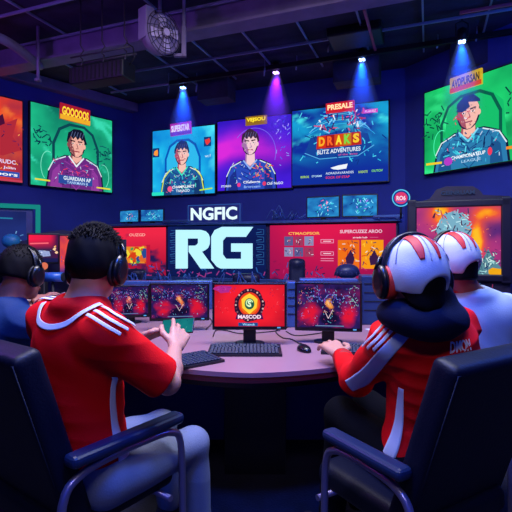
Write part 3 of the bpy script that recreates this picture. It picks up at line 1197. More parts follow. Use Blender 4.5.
# left red display
x, w, h, z0 = part_paint(104, 166, .89, 1.59)
q = Paint(w, h)
q.grid(lambda a, b: mix(mix('#b01438', '#f02848', np.clip(b * 1.5 - .3, 0, 1)), '#241a50', np.clip((vnoise(a * 5, b * 6, 71) - .3 - b * .5) * 5, 0, 1)))
q.text('OUZGD', .42, .82, .68, .88, '#ffb0a8', .02)
q.rect(.3, .25, .72, .6, '#e88a2a')
q.specks(40, (.32, .27, .7, .58), ['#f0d83a', '#3a9a5a', '#d8401a', '#2a4a90', '#e06a2a'], .1, rng)
q.rect(.7, .2, .76, .64, '#c01a3a')
q.specks(50, (0, 0, 1, .25), ['#1c2a6a', '#2a50a0', '#a02a6a', '#101a48'], .14, rng, True)
place(q.build('display', part_root, 1.0), x, z0, -.002)

# the dark panel that carries the big letters, with its faint side scribble
x, w, h, z0 = part_paint(168, 266, .89, 1.6)
q = Paint(w, h)
q.grid(lambda a, b: mix('#0c1648', '#12246a', vnoise(a * 4, b * 4, 81)), 24, 20)
for a0 in (-.005, .88):
    for k in range(5):
        b = .26 + k * .14
        q.line([(a0 + .03, b), (a0 + .1, b), (a0 + .1, b + .09), (a0 + .04, b + .1)], .012, '#2a5a98')
        q.line([(a0 + .03, b + .03), (a0 + .08, b + .05)], .01, '#3a78b8')
q.specks(50, (0, 0, 1, .16), ['#1c3a8a', '#2a60b0', '#a03a8a', '#101a48'], .12, rng, True)
place(q.build('display', part_root, .9), x, z0, -.002)

# big letters R and G standing in front of the dark panel
m_letter = emat('lit pale cyan letters', '#b4ecff', 1.15)
zx0, zx1 = 176.4, 252.0
org = on_part(214)
t = empty('letter_sign', (org[0] + .0, org[1] - .06, .9), -R21, 'big glowing pale cyan letters RG on the dark panel', 'sign')
dy = org[1]


def zc(pts):
    """outline points from the study of the sign, to metres on the sign's plane"""
    out = []
    for a, b in pts:
        px, py = 140 + a / 3.657, 180 + b / 3.657
        g = on_part(px, 5.56)
        out.append((float((g - org) @ U2), CAMZ + (HOR - py) / F * g[1] - .9))
    return out


b = MB()
for poly in ([(133, 183), (172, 183), (172, 323), (133, 323)],
             [(172, 183), (222, 183), (238, 188), (248, 198), (214, 214), (172, 214)],
             [(248, 198), (253, 212), (252, 234), (246, 248), (236, 256), (210, 236), (214, 230), (214, 214)],
             [(236, 256), (224, 262), (206, 262), (190, 240), (204, 240), (210, 236)],
             [(180, 240), (190, 240), (206, 262), (224, 262), (268, 323), (223, 323), (180, 262)]):
    b.prism(zc(poly), -.04, 0, 'Y')
b.build('letter', m_letter, t, label='capital letter R')
b = MB()
for poly in ([(300, 172), (410, 172), (384, 208), (312, 208), (298, 176)],
             [(300, 172), (312, 208), (300, 222), (300, 272), (312, 288), (296, 323), (282, 316), (262, 292), (262, 206), (274, 184)],
             [(296, 323), (312, 288), (370, 288), (408, 288), (408, 323)],
             [(370, 262), (408, 262), (408, 288), (370, 288)],
             [(334, 232), (408, 232), (408, 262), (334, 262)]):
    b.prism(zc(poly), -.04, 0, 'Y')
b.build('letter', m_letter, t, label='capital letter G')

# the small sign above
a, e = on_part(187, 5.57), on_part(241, 5.57)
w = np.linalg.norm(e - a)
g = (a + e) / 2
z0, z1 = CAMZ + (HOR - 223.5) / F * g[1], CAMZ + (HOR - 204) / F * g[1]
t = empty('name_sign', (g[0], g[1], z0), -R21, 'small navy sign with white NGFIC lettering above the big RG', 'sign')
b = MB()
b.box((0, .03, (z1 - z0) / 2), (w, .05, z1 - z0), bev=.006)
b.build('board', mat('sign board', '#16286c', .5, emit='#16286c', es=.35), t)
q = Paint(w, z1 - z0, -.004)
for pts in ([(.02, .04), (.98, .04), (.98, .96), (.02, .96), (.02, .04)],):
    q.line(pts, .03, '#2a58a0')
q.text('NGFIC', .07, .18, .93, .84, '#e0f8ff', .035)
q.build('lettering', t, 1.1)
MB().box((0, .05, .0), (.3, .03, .05), bev=.004).build('stand', m_black2, t)

# round glowing logo at the right end of the ledge
p = P(401, 198, 5.2)
t = empty('round_logo_sign', tuple(p + V(0, 0, -.12)), math.radians(-15), 'small round blue and pink logo sign glowing near the right corner', 'sign')
MB().cyl((0, .03, .12), (0, 0, .12), .105, .105, 32).build('disc', m_casing, t)
q = Paint(.21, .21, .003)
q.ell(.5, .57, .48, .48, '#5ac8f8', 30)
q.ell(.5, .57, .42, .42, '#123a8c', 30)
q.ell(.5, .57, .34, .33, '#e03a70', 26)
q.text('RO6', .26, .44, .74, .7, '#ffd8f0', .04)
q.line([(.28, .38), (.72, .4)], .04, '#5a60d8')
o = q.build('picture', t, 1.0)
o.location = (0, 0, 0)
MB().tube([(0, .02, .03), (0, .02, -.12)], .012, 8).build('post', m_black2, t)


# small monitors standing on the ledge
def ledge_monitor(px0, px1, py0, py1, label, seed, v=5.66):
    a, e = on_part(px0, v), on_part(px1, v)
    w = np.linalg.norm(e - a)
    g = (a + e) / 2
    z0, z1 = CAMZ + (HOR - py1) / F * g[1], CAMZ + (HOR - py0) / F * g[1]
    base = PZ + .028
    t = empty('small_monitor', (g[0], g[1], base), -R21 + (.1 if seed % 2 else -.05), label, 'monitor', 'small monitors on the partition ledge')
    h = z1 - base - .03
    MB().box((0, .02, .03 + h / 2), (w, .03, h), bev=.005).build('casing', m_casing, t)
    MB().box((0, .02, .018), (.05, .05, .04)).box((0, .02, .006), (.15, .1, .012), bev=.003).build('stand', m_black2, t)
    r = random.Random(seed)
    q = Paint(w * .93, h * .88, -.003)
    q.grid(lambda a, b: mix('#123c8c', '#2a90c8', vnoise(a * 4, b * 4, seed) * 1.6 - .3), 20, 14)
    q.specks(28, (.25, .1, .9, .9), ['#5ad8f0', '#0c2468', '#3ae0d8', '#8ae8ff'], .16, r, True)
    q.specks(10, (.4, .2, .7, .8), [['#ff9a4a', '#e8486a'], ['#5af0e0', '#c8f0ff'], ['#f04a9a', '#ffb0c8'], ['#5af0c0', '#b090ff']][seed % 4], .16, r, True)
    q.build('display', t, 1.25).location = (0, 0, .03 + h * .06)


ledge_monitor(119, 139, 210, 224, 'leftmost small blue monitor on the partition ledge, orange figure on screen', 100)
ledge_monitor(141, 163, 209, 224, 'second small blue monitor from the left on the partition ledge', 101)
ledge_monitor(306, 340, 196, 217, 'small blue monitor with a pink figure on screen, left of the right pair', 102)
ledge_monitor(342, 378, 194, 216, 'rightmost small blue monitor on the ledge, teal and violet picture', 103)

# cable and gear heap on the ledge between sign and monitors
p = on_part(288, 5.6)
b = MB()
r = random.Random(8)
for k in range(16):
    a = (r.uniform(-.22, .18), r.uniform(-.08, .1), .02)
    q_ = (a[0] + r.uniform(-.1, .1), a[1], r.uniform(.04, .2))
    e_ = (q_[0] + r.uniform(-.1, .1), a[1] + .03, .02)
    b.tube([tuple(z) for z in spline([a, q_, e_], 6)], .005, 6)
o = b.build('cable_heap', m_steel, label='heap of blue cables on the ledge left of the pink figure monitor', cat='cables')
o.location = (p[0], p[1], PZ + .026)
for px, lab, wd in ((176, 'thin blue bar on the ledge left of the NGFIC sign', .42), (388, 'thin blue bar on the ledge under the round logo', .34)):
    p = on_part(px, 5.5)
    b = MB()
    b.box((0, 0, .025), (wd, .05, .03), bev=.006).box((-wd * .3, 0, .005), (.02, .04, .02)).box((wd * .3, 0, .005), (.02, .04, .02))
    o = b.build('sound_bar', m_steel, label=lab, cat='speaker')
    o.location = (p[0], p[1], PZ + .026)
    o.rotation_euler = (0, 0, -R21)

# ================================================================== left booth: teal neon frame, red monitors
def frame_at(pl, pr):
    l, r_ = np.array(pl), np.array(pr)
    w = np.linalg.norm(r_ - l)
    return w, math.atan2(r_[1] - l[1], r_[0] - l[0]), (l + r_) / 2


lp = P(38, 246, 5.2)
t = empty('neon_portal', (lp[0], lp[1], 0), math.radians(32), 'teal neon door-shaped frame on the far left', 'neon frame')
m_teal = emat('teal neon', '#1fa5a0', .62)
zt = CAMZ + (HOR - 207) / F * 5.2
b = MB()
b.box((-.0, 0, zt / 2 + .45), (.05, .04, zt - .9), bev=.01).box((-.62, 0, zt), (1.29, .04, .05), bev=.01)
b.build('neon_tube', m_teal, t, label='teal glowing tube')
b = MB()
b.box((-.65, .05, (zt + .3) / 2), (1.2, .04, zt - .32), bev=.006)
b.build('back_panel', mat('indigo panel', '#2a2f74', .5, vary=.2), t)
q = Paint(1.0, 1.0, 0)
q.grid(lambda a, b: mix('#1a2058', '#2a3c90', vnoise(a * 3, b * 5, 91)), 16, 16)
q.line([(.3, .93), (.86, .92)], .016, '#2a8ab0')
q.line([(.5, .7), (.66, .68)], .02, '#4a6ab8')
q.specks(8, (.88, .5, .97, .8), ['#5a90d0', '#7ab0e8'], .06, rng, True)
q.rect(.2, .38, .72, .52, '#1c5a9c')
q.build('display', t, .8).location = (-.62, .02, zt - 1.06)
# blue round stool-like pod in front of it
p = P(11, 241, 4.6)
t = empty('blue_pod_speaker', (p[0], p[1], .0), 0, 'rounded blue pod speaker by the neon frame at the left edge', 'speaker')
MB().sphere((0, 0, p[2]), .075, (1.2, 1, 1)).build('pod', mat('teal blue plastic', '#1c6f9e', .5), t)
MB().cyl((0, 0, .03), (0, 0, p[2] - .05), .02, .02, 12).cyl((0, 0, 0), (0, 0, .03), .14, .12, 24).build('stand', m_black2, t)


def rear_monitor(px0, px1, py0, py1, d, rz, label, fn, name='arcade_monitor', cat='monitor', s=1.0, foot=.0, group=None):
    pc = P((px0 + px1) / 2, (py0 + py1) / 2, d)
    w, h = (px1 - px0) / F * d / math.cos(rz), (py1 - py0) / F * d
    z0 = pc[2] - h / 2
    t = empty(name, (pc[0], pc[1], foot), rz, label, cat, group)
    MB().box((0, .03, z0 - foot + h / 2), (w + .03, .05, h + .04), bev=.008).build('casing', m_casing, t)
    b = MB()
    b.box((0, .06, (z0 - foot) / 2 + .04), (.07, .04, z0 - foot + .04)).box((0, .06, .012), (.24, .18, .024), bev=.006)
    b.build('stand', m_black2, t)
    q = Paint(w, h, -.003)
    fn(q)
    q.build('display', t, s).location = (0, 0, z0 - foot)
    return t


def red_a(q):
    q.grid(lambda a, b: mix(mix('#38204a', '#ff1f4a', np.clip(b * 2.6 - 1.2, 0, 1) * (1 - a * .35)), '#4a1848', np.clip((a - .75) * 5, 0, 1)), 24, 24)
    q.line([(.05, .68), (.66, .7)], .05, '#ff6a7a')
    q.poly([(.05, .35), (.3, .44), (.7, .4), (.75, .22), (.3, .18)], '#9aa8d8')
    q.specks(22, (.05, .18, .8, .44), ['#e0e8ff', '#3a4a90', '#5a78c0'], .08, rng, True)
    q.specks(6, (.8, .35, .95, .6), ['#ff9a4a', '#ffd0a0'], .06, rng)
    q.rect(0, 0, 1, .14, '#1c1c50')


def red_b(q):
    q.grid(lambda a, b: mix(mix('#b02a5a', '#ff5a3a', vnoise(a * 3, b * 4, 92) * 1.5 - .2), '#3a2a80', np.clip((.35 - b) * 4, 0, 1)), 20, 24)
    q.specks(30, (.05, .05, .95, .5), ['#5a4ab0', '#ff8a6a', '#c03a7a', '#e8a0c0'], .07, rng, True)


DZ = .74
rear_monitor(31, 56, 235, 262, 4.4, math.radians(20), 'red racing game monitor behind the seated man at far left', red_a, foot=DZ)
rear_monitor(61, 84, 236, 276, 4.3, math.radians(12), 'tall orange red monitor partly behind the red shirt man', red_b, foot=DZ, name='tall_monitor')
MB_ = MB()
pA = P(48, 283, 4.35)
MB_.box((0, 0, DZ - .02), (1.5, .6, .04), bev=.01)
for sx in (-.7, .7):
    MB_.box((sx, 0, DZ / 2 - .02), (.05, .5, DZ - .04))
t = MB_.build('side_desk', m_desk2, label='dark blue desk under the red monitors at left', cat='desk')
t.location = (pA[0] - .1, pA[1], 0)
t.rotation_euler = (0, 0, math.radians(15))
# dark booth hood behind them
b = MB()
hood = [(-.55, 0), (-.55, .9), (-.4, .93), (-.3, 1.0), (-.1, 1.03), (.1, 1.0), (.2, .95), (.55, .93), (.55, 0)]
b.prism([(x, z + .6) for x, z in hood], 0, .06, 'Y')
o = b.build('booth_screen', mat('dark indigo booth', '#15163c', .6), label='dark scalloped booth panel behind the left red monitors', cat='panel')
pb = P(72, 246, 4.75)
o.location = (pb[0], pb[1], -.6 + .6)
o.rotation_euler = (0, 0, math.radians(12))
o.location.z = -.14

# blue cylinder speaker and orange ball lamp
p = P(53, 277, 3.3)
t = empty('cylinder_speaker', tuple(p + V(0, 0, -.03)), 0, 'blue horizontal cylinder speaker on a stand beside the seated man at left', 'speaker')
MB().cyl((-.07, 0, .03), (.07, 0, .03), .035, .035, 20).build('barrel', mat('bright blue plastic', '#2458a8', .35), t)
MB().cyl((.07, 0, .03), (.078, 0, .03), .03, .03, 20).build('cap', m_black2, t)
MB().tube([(0, 0, 0), (0, 0, -(p[2] - .03))], .012, 8).cyl((0, 0, -(p[2] - .03)), (0, 0, -(p[2] - .03) + .02), .12, .1, 20).build('stand', m_black2, t)
p = P(44, 266, 3.9)
t = empty('ball_lamp', (p[0], p[1], 0), 0, 'small glowing orange ball lamp between the two seated men at left', 'lamp')
MB().sphere((0, 0, p[2]), .032).build('bulb', emat('orange glow', '#e8785a', .9), t)
MB().tube([(0, 0, .02), (0, 0, p[2] - .03)], .01, 8).cyl((0, 0, 0), (0, 0, .02), .1, .1, 20).build('stand', m_black2, t)

# ================================================================== right: arcade display with arched top
d = 4.5
pl, pr = P(408, 240, 4.62), P(511, 240, 4.3)
w, rz, cc = frame_at(pl[:2], pr[:2])
t = empty('arcade_display', (cc[0], cc[1], 0), rz, 'large dark framed arcade screen with orange fiery picture behind the right players', 'arcade machine')
z1 = CAMZ + (HOR - 204) / F * d
z0 = CAMZ + (HOR - 277) / F * d
hw = w / 2
b = MB()
b.prism([(-hw, 0), (hw, 0), (hw, z1 + .06), (hw * .5, z1 + .08), (hw * .42, z1 + .13), (hw * .3, z1 + .17), (-.1, z1 + .18), (-hw * .42, z1 + .15), (-hw * .55, z1 + .06), (-hw, z1)], .02, .28, 'Y')
b.build('cabinet', mat('dark maroon cabinet', '#1c1430', .5, vary=.3), t)
b = MB()
for cx, cz, sx, sz in ((-hw + .04, (z0 + z1) / 2, .09, z1 - z0 + .1), (hw - .04, (z0 + z1) / 2, .09, z1 - z0 + .1), (0, z1 + .0, w, .07), (0, z0 - .0, w, .07)):
    b.box((cx, .0, cz), (sx, .06, sz), bev=.012)
b.build('bezel', mat('dark bezel', '#120e26', .4), t)
q = Paint(w - .14, z1 - z0 - .04, -.012)


def fire(a, b):
    f = vnoise(a * 3 + .4, b * 3, 131)
    base = mix('#5a2a78', '#c03a80', f * 1.8 - .35)
    o1 = np.exp(-(((a - .3) / .14) ** 2 + ((b - .9) / .2) ** 2)) + 1.2 * np.exp(-(((a - .72) / .09) ** 2 + ((b - .55 + .2 * (a - .7)) / .28) ** 2)) + .9 * np.exp(-(((a - .86) / .16) ** 2 + ((b - .9) / .12) ** 2))
    o1 = o1 * (.6 + .8 * vnoise(a * 7, b * 7, 132))
    return mix(mix(base, '#ff5a1a', o1 * 1.2), '#ffc02a', (o1 - .65) * 2.4)


q.grid(fire, 60, 50)
q.ell(.45, .66, .2, .26, '#7ab0c8', 30, jag=.08, rng=rng)
q.specks(60, (.22, .55, .66, .92), ['#2a3a6a', '#c0e8f0', '#c8405a', '#4a1c4a', '#8ac8d8'], .08, rng, True)
q.specks(70, (.02, .05, .98, .95), ['#ffb060', '#f07aa0', '#4a1c5a', '#ff7a3a'], .035, rng, True)
q.poly([(.72, .02), (.78, .22), (.84, .38), (.9, .24), (.98, .12), (.98, .02)], '#5a8a98')
q.specks(46, (.74, .03, .96, .34), ['#2a3a6a', '#a0d8d8', '#3a6a80', '#c8e8e0'], .07, rng, True)
q.ell(.93, .06, .08, .06, '#f0a81a', 9, jag=.3, rng=rng)
q.build('display', t, 1.0).location = (0, -.0, z0 + .02)
q = Paint(.32, .07, .0)
q.text('GEINRUAM', .02, .2, .98, .8, '#3a4a78', .03)
q.build('marquee_lettering', t, .7).location = (0, .0, z1 + .075)
q = Paint(.3, .1, .0)
q.specks(12, (.1, .1, .9, .9), ['#3a6ab8', '#5a90d8', '#a03a6a'], .4, rng, True)
q.build('control_panel_light', t, .7).location = (.2, .01, z0 - .14)

# ================================================================== rear row of desks between table and partition
pd = P(300, 268, 4.95)
t = empty('rear_desk', (pd[0] - .2, pd[1], 0), math.radians(-2), 'long blue desk with equipment behind the front monitors', 'desk')
MB().box((0, 0, .76), (2.3, .44, .04), bev=.01).build('desk_top', m_desk2, t)
MB().box((0, -.2, .42), (2.25, .03, .66), bev=.006).build('front_panel', m_navy, t)
for sx in (-1.08, 1.08):
    MB().box((sx, 0, .37), (.05, .34, .74), bev=.006).build('leg', m_navy, t)


def on_rear(px, py, dd=0.0):
    g = P(px, py, 4.9 + dd)
    return g


def gaming_chair(px, d, z_top, rz, label, w=.3):
    g = P(px, 246, d)
    t = empty('office_chair', (g[0], g[1], 0), rz, label, 'chair', 'dark office chairs at the rear desk')
    Fz = Field((-.35, -.2, z_top - .6), (.35, .35, z_top + .05), .012)
    Fz.rbox((0, 0, z_top - .25), (w / 2, .045, .25), r=.045, k=.02)
    Fz.ell((0, -.02, z_top - .06), (w * .3, .05, .06), k=.03)
    Fz.mesh('backrest', t, mat('dark chair leather', '#141c3c', .45), (0, 0, 0))
    MB().box((0, .1, .46), (w + .12, .26, .08), bev=.03, seg=3).build('seat', mat('dark chair leather'), t)
    MB().cyl((0, .1, .1), (0, .1, .43), .03, .03, 12).build('gas_column', m_black2, t)
    b = MB()
    for k in range(5):
        a = k / 5 * 2 * PI
        b.tube([(0, .1, .1), (.2 * math.cos(a), .1 + .2 * math.sin(a), .05)], [.025, .015], 8)
    b.build('star_base', m_black2, t)
    return t


gaming_chair(297, 5.38, 1.17, -.1, 'dark blue office chair with rounded back left of the rear console box', .2)
gaming_chair(246, 5.55, .98, -.2, 'low dark office chair behind the red round logo monitor', .34)
gaming_chair(135, 5.9, 1.02, -.2, 'dark office chair in front of the left red display', .3)

# console box with a dark dome on it
p = on_rear(340, 277)
t = empty('console_box', (p[0], p[1], .782), math.radians(-8), 'wide blue console box standing on the rear desk', 'console')
MB().box((0, 0, .09), (.46, .32, .18), bev=.012).build('body', mat('blue console', '#24457f', .4, vary=.2), t)
MB().box((0, -.163, .13), (.4, .01, .02)).box((0, -.163, .06), (.4, .01, .012)).build('vent', m_black2, t)
b = MB()
b.sphere((0, 0, .03), .12, (1.1, .9, .7), 20)
for k in range(14):
    a = k / 14 * 2 * PI
    b.tube([(.1 * math.cos(a), .08 * math.sin(a), .05), (.13 * math.cos(a), .1 * math.sin(a), .02), (.14 * math.cos(a), .1 * math.sin(a), -.02)], .008, 6)
o = b.build('dome_camera', mat('dark blue dome', '#26305e', .4), label='dark round dome on top of the blue console box', cat='camera')
o.location = (p[0] + .08, p[1], 1.016)
# small pink and violet gadgets
m_mag = mat('magenta plastic', '#c82a7c', .4, emit='#c82a7c', es=.25)
for px, py, lab, sc_ in ((312, 275, 'glowing pink gadget on the rear desk left of the console box', (.1, .06, .05)),
                         (207, 277, 'magenta lit hub behind the blue sign letters', (.13, .06, .045)),
                         (176, 279, 'small pink lit gadget on the rear desk at left', (.1, .05, .04)),
                         (228, 279, 'small pink gadget on the rear desk behind the red logo monitor', (.06, .05, .03))):
    g = P(px, py, 4.75)
    b = MB()
    b.box((0, 0, sc_[2] / 2 + .01), sc_, bev=.018, seg=3).box((0, 0, .008), (sc_[0] * .8, sc_[1] * .8, .016))
    b.tube([(sc_[0] * .4, 0, .02), (sc_[0] * .7, .03, .05), (sc_[0] * .95, .05, .01)], .005, 6)
    o = b.build('desk_gadget', m_mag, label=lab, cat='gadget')
    o.location = (g[0], g[1], .781)
# tangled cables along the rear desk
m_cbl = mat('blue cable', '#2c4d94', .4)
for k, (px, lab) in enumerate(((196, 'tangle of blue cables on the rear desk under the letter R'), (262, 'tangle of blue cables on the rear desk right of the letter G'), (142, 'tangle of blue cables in front of the left red display'))):
    g = P(px, 270, 4.8)
    r = random.Random(20 + k)
    b = MB()
    for j in range(14):
        a = np.array((r.uniform(-.3, .3), r.uniform(-.1, .12), .01))
        m_ = a + np.array((r.uniform(-.1, .1), 0, r.uniform(.06, .26)))
        e_ = a + np.array((r.uniform(-.16, .16), .04, 0))
        b.tube([tuple(z) for z in spline([a, m_, e_], 8)], .006, 6)
    o = b.build('cable_tangle', m_cbl, label=lab, cat='cables')
    o.location = (g[0], g[1], .78 if k < 2 else .78)
# ================================================================== the main table
TZ = .74
TY0, TB, TA, TN = 2.055, 1.32, 1.42, 1.65
m_top = mat('lilac grey laminate', '#9a7484', .38, vary=.05, vscale=3)
m_edge = mat('dark plum edge', '#5a1c28', .5)


def table_outline(grow=0.0, n=120):
    out = []
    for i in range(n):
        t = i / n * 2 * PI
        c, s = math.cos(t), math.sin(t)
        x = (TA + grow) * math.copysign(abs(c) ** (2 / TN), c)
        y = (TB + grow) * math.copysign(abs(s) ** (2 / TN if s < 0 else 2 / 2.4), s)
        out.append((x - .02, TY0 + TB + y))
    return out


t = empty('game_table', (0, TY0 + TB, 0), 0, 'large rounded lilac table in the middle with monitors and keyboards', 'table')
MB().prism(table_outline(), TZ - .022, TZ, 'Z').build('table_top', m_top, t, origin=(0, TY0 + TB, 0))
MB().prism(table_outline(-.006), TZ - .05, TZ - .0225, 'Z').build('edge_band', m_edge, t, origin=(0, TY0 + TB, 0))
b = MB()
b.prism([(x, y) for x, y in table_outline(-.12)], TZ - .11, TZ - .05, 'Z')
b.build('apron', mat('black apron', '#0a0a14', .5), t, origin=(0, TY0 + TB, 0))
b = MB()
b.prism([(-.18, 2.6), (.17, 2.6), (.2, 3.0), (.2, 4.0), (-.21, 4.0), (-.21, 3.0)], 0, TZ - .11, 'Z')
b.build('pedestal', mat('black pedestal', '#07070e', .45), t, origin=(0, TY0 + TB, 0))
b = MB()
b.prism([(-1.05, 3.02), (1.0, 3.02), (1.0, 3.06), (-1.05, 3.06)], .02, TZ - .11, 'Z')
b.build('modesty_panel', mat('blue modesty panel', '#24357c', .5), t, origin=(0, TY0 + TB, 0))


# ------------------------------------------------------------------ monitors
def art_logo(q):
    q.grid(lambda a, b: mix(mix('#e01a2c', '#ff2436', vnoise(a * 3, b * 3, 201)), '#7c0a2c', np.clip(np.hypot((a - .5) * 1.2, b - .5) * 2.2 - .95, 0, 1) * vnoise(a * 4, b * 4, 202) * 1.5), 40, 28)
    r = random.Random(1)
    q.ell(.12, .9, .13, .09, '#b02a8a', 14, jag=.2, rng=r)
    q.specks(20, (.02, .82, .3, .98), ['#e05ac0', '#7a2a9a', '#3a1c6a'], .04, r, True)
    q.specks(20, (.75, .35, .99, .98), ['#7a1c4a', '#ff6a7a', '#5a1a5a'], .04, r, True)
    q.specks(16, (.02, .3, .2, .7), ['#ff5a6a', '#8a1030'], .04, r, True)
    q.ell(.5, .52, .215, .4, '#2a1430', 34, jag=.05, rng=r)
    for k in range(26):
        a = k / 26 * 2 * PI
        q.ell(.5 + .195 * math.cos(a), .52 + .36 * math.sin(a), .014, .024, ['#8a5a6a', '#d8b0b0', '#5a2a4a'][k % 3], 7)
    q.ell(.5, .54, .155, .29, '#e83a20', 30)
    q.ell(.5, .54, .13, .245, '#f06a1c', 30)
    q.poly([(.385, .66), (.44, .74), (.5, .8), (.56, .74), (.615, .66), (.6, .45), (.5, .3), (.4, .45)], '#ffd23a')
    q.ell(.5, .55, .07, .135, '#1c5a4a', 24)
    q.arc(.5, .57, .045, .08, .3, 5.2, .03, '#c8f0b0')
    q.text('S', .475, .48, .525, .63, '#e8ffd0', .04)
    q.poly([(.3, .18), (.7, .18), (.68, .3), (.32, .3)], '#4a1050')
    q.text('MASCOD', .335, .195, .665, .285, '#ffe0f4', .04)
    q.rect(.34, .015, .62, .1, '#1c4a8a')
    q.text('Wcanok', .4, .03, .58, .085, '#a8e0ff', .02)


def art_hero(seed, fig, red1='#a0183a', warm=1.0):
    def f(q):
        r = random.Random(seed)

        def pic(a, b):
            n1, n2 = vnoise(a * 5, b * 5, seed), vnoise(a * 9, b * 8, seed + 3)
            x, y = a + (n1 - .5) * .18, b + (n2 - .5) * .18
            base = mix('#141038', '#35206c', n2 * 1.4 - .2)
            red = np.exp(-(((abs(x - .5) - .3) / .14) ** 2 + ((y - .3) / .25) ** 2)) * warm
            base = mix(base, '#e01838', np.clip(red * 1.7 - .35, 0, 1))
            base = mix(base, '#7a1c5a', np.clip((vnoise(a * 6, b * 6, seed + 5) - .55) * 4, 0, 1) * .8)
            body = np.exp(-(((x - .5) / .16) ** 2 + ((y - .22) / .2) ** 2))
            base = mix(base, '#181034', np.clip(body * 3 - 1.1, 0, 1))
            fg = np.exp(-(((x - .5) / .07) ** 2 + ((y - .55) / .17) ** 2))
            base = mix(base, fig, np.clip(fg * 3 - 1.2, 0, 1))
            return mix(base, '#ffd08a', np.clip(fg * 4 - 3.1, 0, 1) * n1 * 1.6)
        q.grid(pic, 90, 66)
        q.specks(34, (.42, .3, .59, .75), [fig, '#8a1a2a', '#ffe08a', '#2a1040', '#f8c0b0'], .045, r, True)
        q.line([(.44, .4), (.5, .22), (.57, .42)], .014, '#e8c8d8')
        q.specks(130, (.02, .05, .98, .95), ['#5a8ae8', '#c03a7a', '#3a2a80', '#70c8f0', '#e06ab0', '#2a1c58', '#b0203c'], .05, r, True)
        q.specks(60, (.2, .62, .8, .86), ['#5a7af0', '#b05ad8', '#2a2070', '#8ab0ff'], .06, r, True)
        q.specks(44, (.78, .5, .98, .98), ['#b8e8f0', '#5a90c8', '#8ad0a0', '#2a3a60'], .05, r, True)
        q.specks(30, (.02, .55, .24, .95), ['#4ad0e8', '#e05a9a', '#f0a04a'], .04, r, True)
        q.line([(.3, .07), (.74, .07)], .02, '#6a8ab8')
    return f


def make_monitor(x, y, rz, w, h, zb, label, fn, s=1.0, bez=.014):
    """zb: height of the picture's lower edge above the table"""
    t = empty('computer_monitor', (x, y, TZ), rz, label, 'monitor', 'monitors standing on the main table')
    b = MB()
    b.box((0, .022, zb + h / 2 - .004), (w + bez * 2, .03, h + bez * 2 + .008), bev=.006)
    b.box((0, .05, zb + h / 2), (w * .6, .03, h * .6), bev=.012)
    b.build('casing', mat('black glossy casing', '#0a0b12', .3), t)
    b = MB()
    b.box((0, .05, (zb + .06) / 2), (.075, .03, zb + .06), bev=.006)
    b.build('stand_neck', m_black, t)
    b = MB()
    b.prism([(.085 * math.cos(a / 28 * 2 * PI), .05 + .06 * math.sin(a / 28 * 2 * PI)) for a in range(28)], 0, .012, 'Z')
    b.build('stand_foot', m_black, t)
    b = MB()
    b.box((w * .42, .004, zb - bez * .55), (.02, .005, .006))
    b.build('power_light', emat('blue led', '#5ab0ff', 1.0), t)
    q = Paint(w, h, -.0045)
    fn(q)
    q.build('display', t, s).location = (0, 0, zb)
    return t


def mon_px(px0, px1, py0, py1, d, rz, label, fn, s=1.0):
    g = P((px0 + px1) / 2, (py0 + py1) / 2, d)
    w, h = (px1 - px0) / F * d / math.cos(rz), (py1 - py0) / F * d
    return make_monitor(g[0], g[1], rz, w, h, g[2] - h / 2 - TZ, label, fn, s)


mon_px(214.5, 284.5, 285, 326.5, 2.62, 0, 'monitor in the middle showing a round gold and orange logo on red', art_logo, 1.05)
mon_px(297.5, 359, 284.5, 328, 2.66, math.radians(-8), 'monitor in front of the right player showing a dark red fantasy hero', art_hero(31, '#f0903a'), 1.0)
mon_px(152, 207, 285, 318, 3.05, math.radians(6), 'monitor left of the logo monitor showing a red and violet hero', art_hero(41, '#f07a4a', '#8a1440'), .95)
mon_px(112, 147, 287, 315, 3.35, math.radians(12), 'leftmost table monitor, partly behind the red shirt man', art_hero(51, '#f06a6a', '#2a3c90'), .9)


# ------------------------------------------------------------------ keyboards
def make_keyboard(x, y, rz, label, w=.395, dpt=.19):
    t = empty('keyboard', (x, y, TZ), rz, label, 'keyboard', 'black keyboards on the main table')
    b = MB()
    b.prism([(-dpt / 2, 0), (dpt / 2, 0), (dpt / 2, .024), (-dpt / 2, .013)], -w / 2, w / 2, 'X')
    b.build('key_tray', mat('dark keyboard body', '#0f1422', .45), t)
    b = MB()
    m2 = mat('blue grey keys', '#1c2a48', .5)
    for r_ in range(8):
        yy = -dpt / 2 + .018 + r_ * .0215
        zz = .0145 + (yy + dpt / 2) / dpt * .011
        xx = -w / 2 + .012
        k = 0
        while xx < w / 2 - .022:
            ww = .0165
            if r_ == 0 and 3 <= k <= 3:
                ww = .095
            if r_ == 5 and k % 4 == 1:
                xx += .006
            b.box((xx + ww / 2, yy, zz + .003), (ww, .0165, .008), bev=.0015, seg=1)
            xx += ww + .0028
            k += 1
    b.build('keys', m2, t)['kind'] = 'stuff'
    return t


k1 = make_keyboard(-.06, 2.45, 0, 'black keyboard lying in front of the round logo monitor')
for x, y, rz, lab in ((.56, 2.46, math.radians(-12), 'black keyboard under the right player\'s hand'),
                      (-.37, 2.20, math.radians(38), 'black keyboard under the red shirt man\'s hands')):
    k = copy_tree(k1)
    k.location = (x, y, TZ)
    k.rotation_euler = (0, 0, rz)
    k['label'] = lab


def make_mouse(x, y, rz, label):
    t = empty('computer_mouse', (x, y, TZ), rz, label, 'mouse')
    f = Field((-.06, -.08, -.02), (.06, .08, .07), .003)
    f.ell((0, 0, .004), (.034, .06, .034))
    f.plane((0, 0, .001), (0, 0, -1), .001)
    f.mesh('shell', t, mat('black mouse shell', '#0b0f1c', .25), (0, 0, 0))
    MB().box((0, .035, .031), (.008, .022, .012), bev=.003).build('scroll_wheel', m_black2, t)
    return t


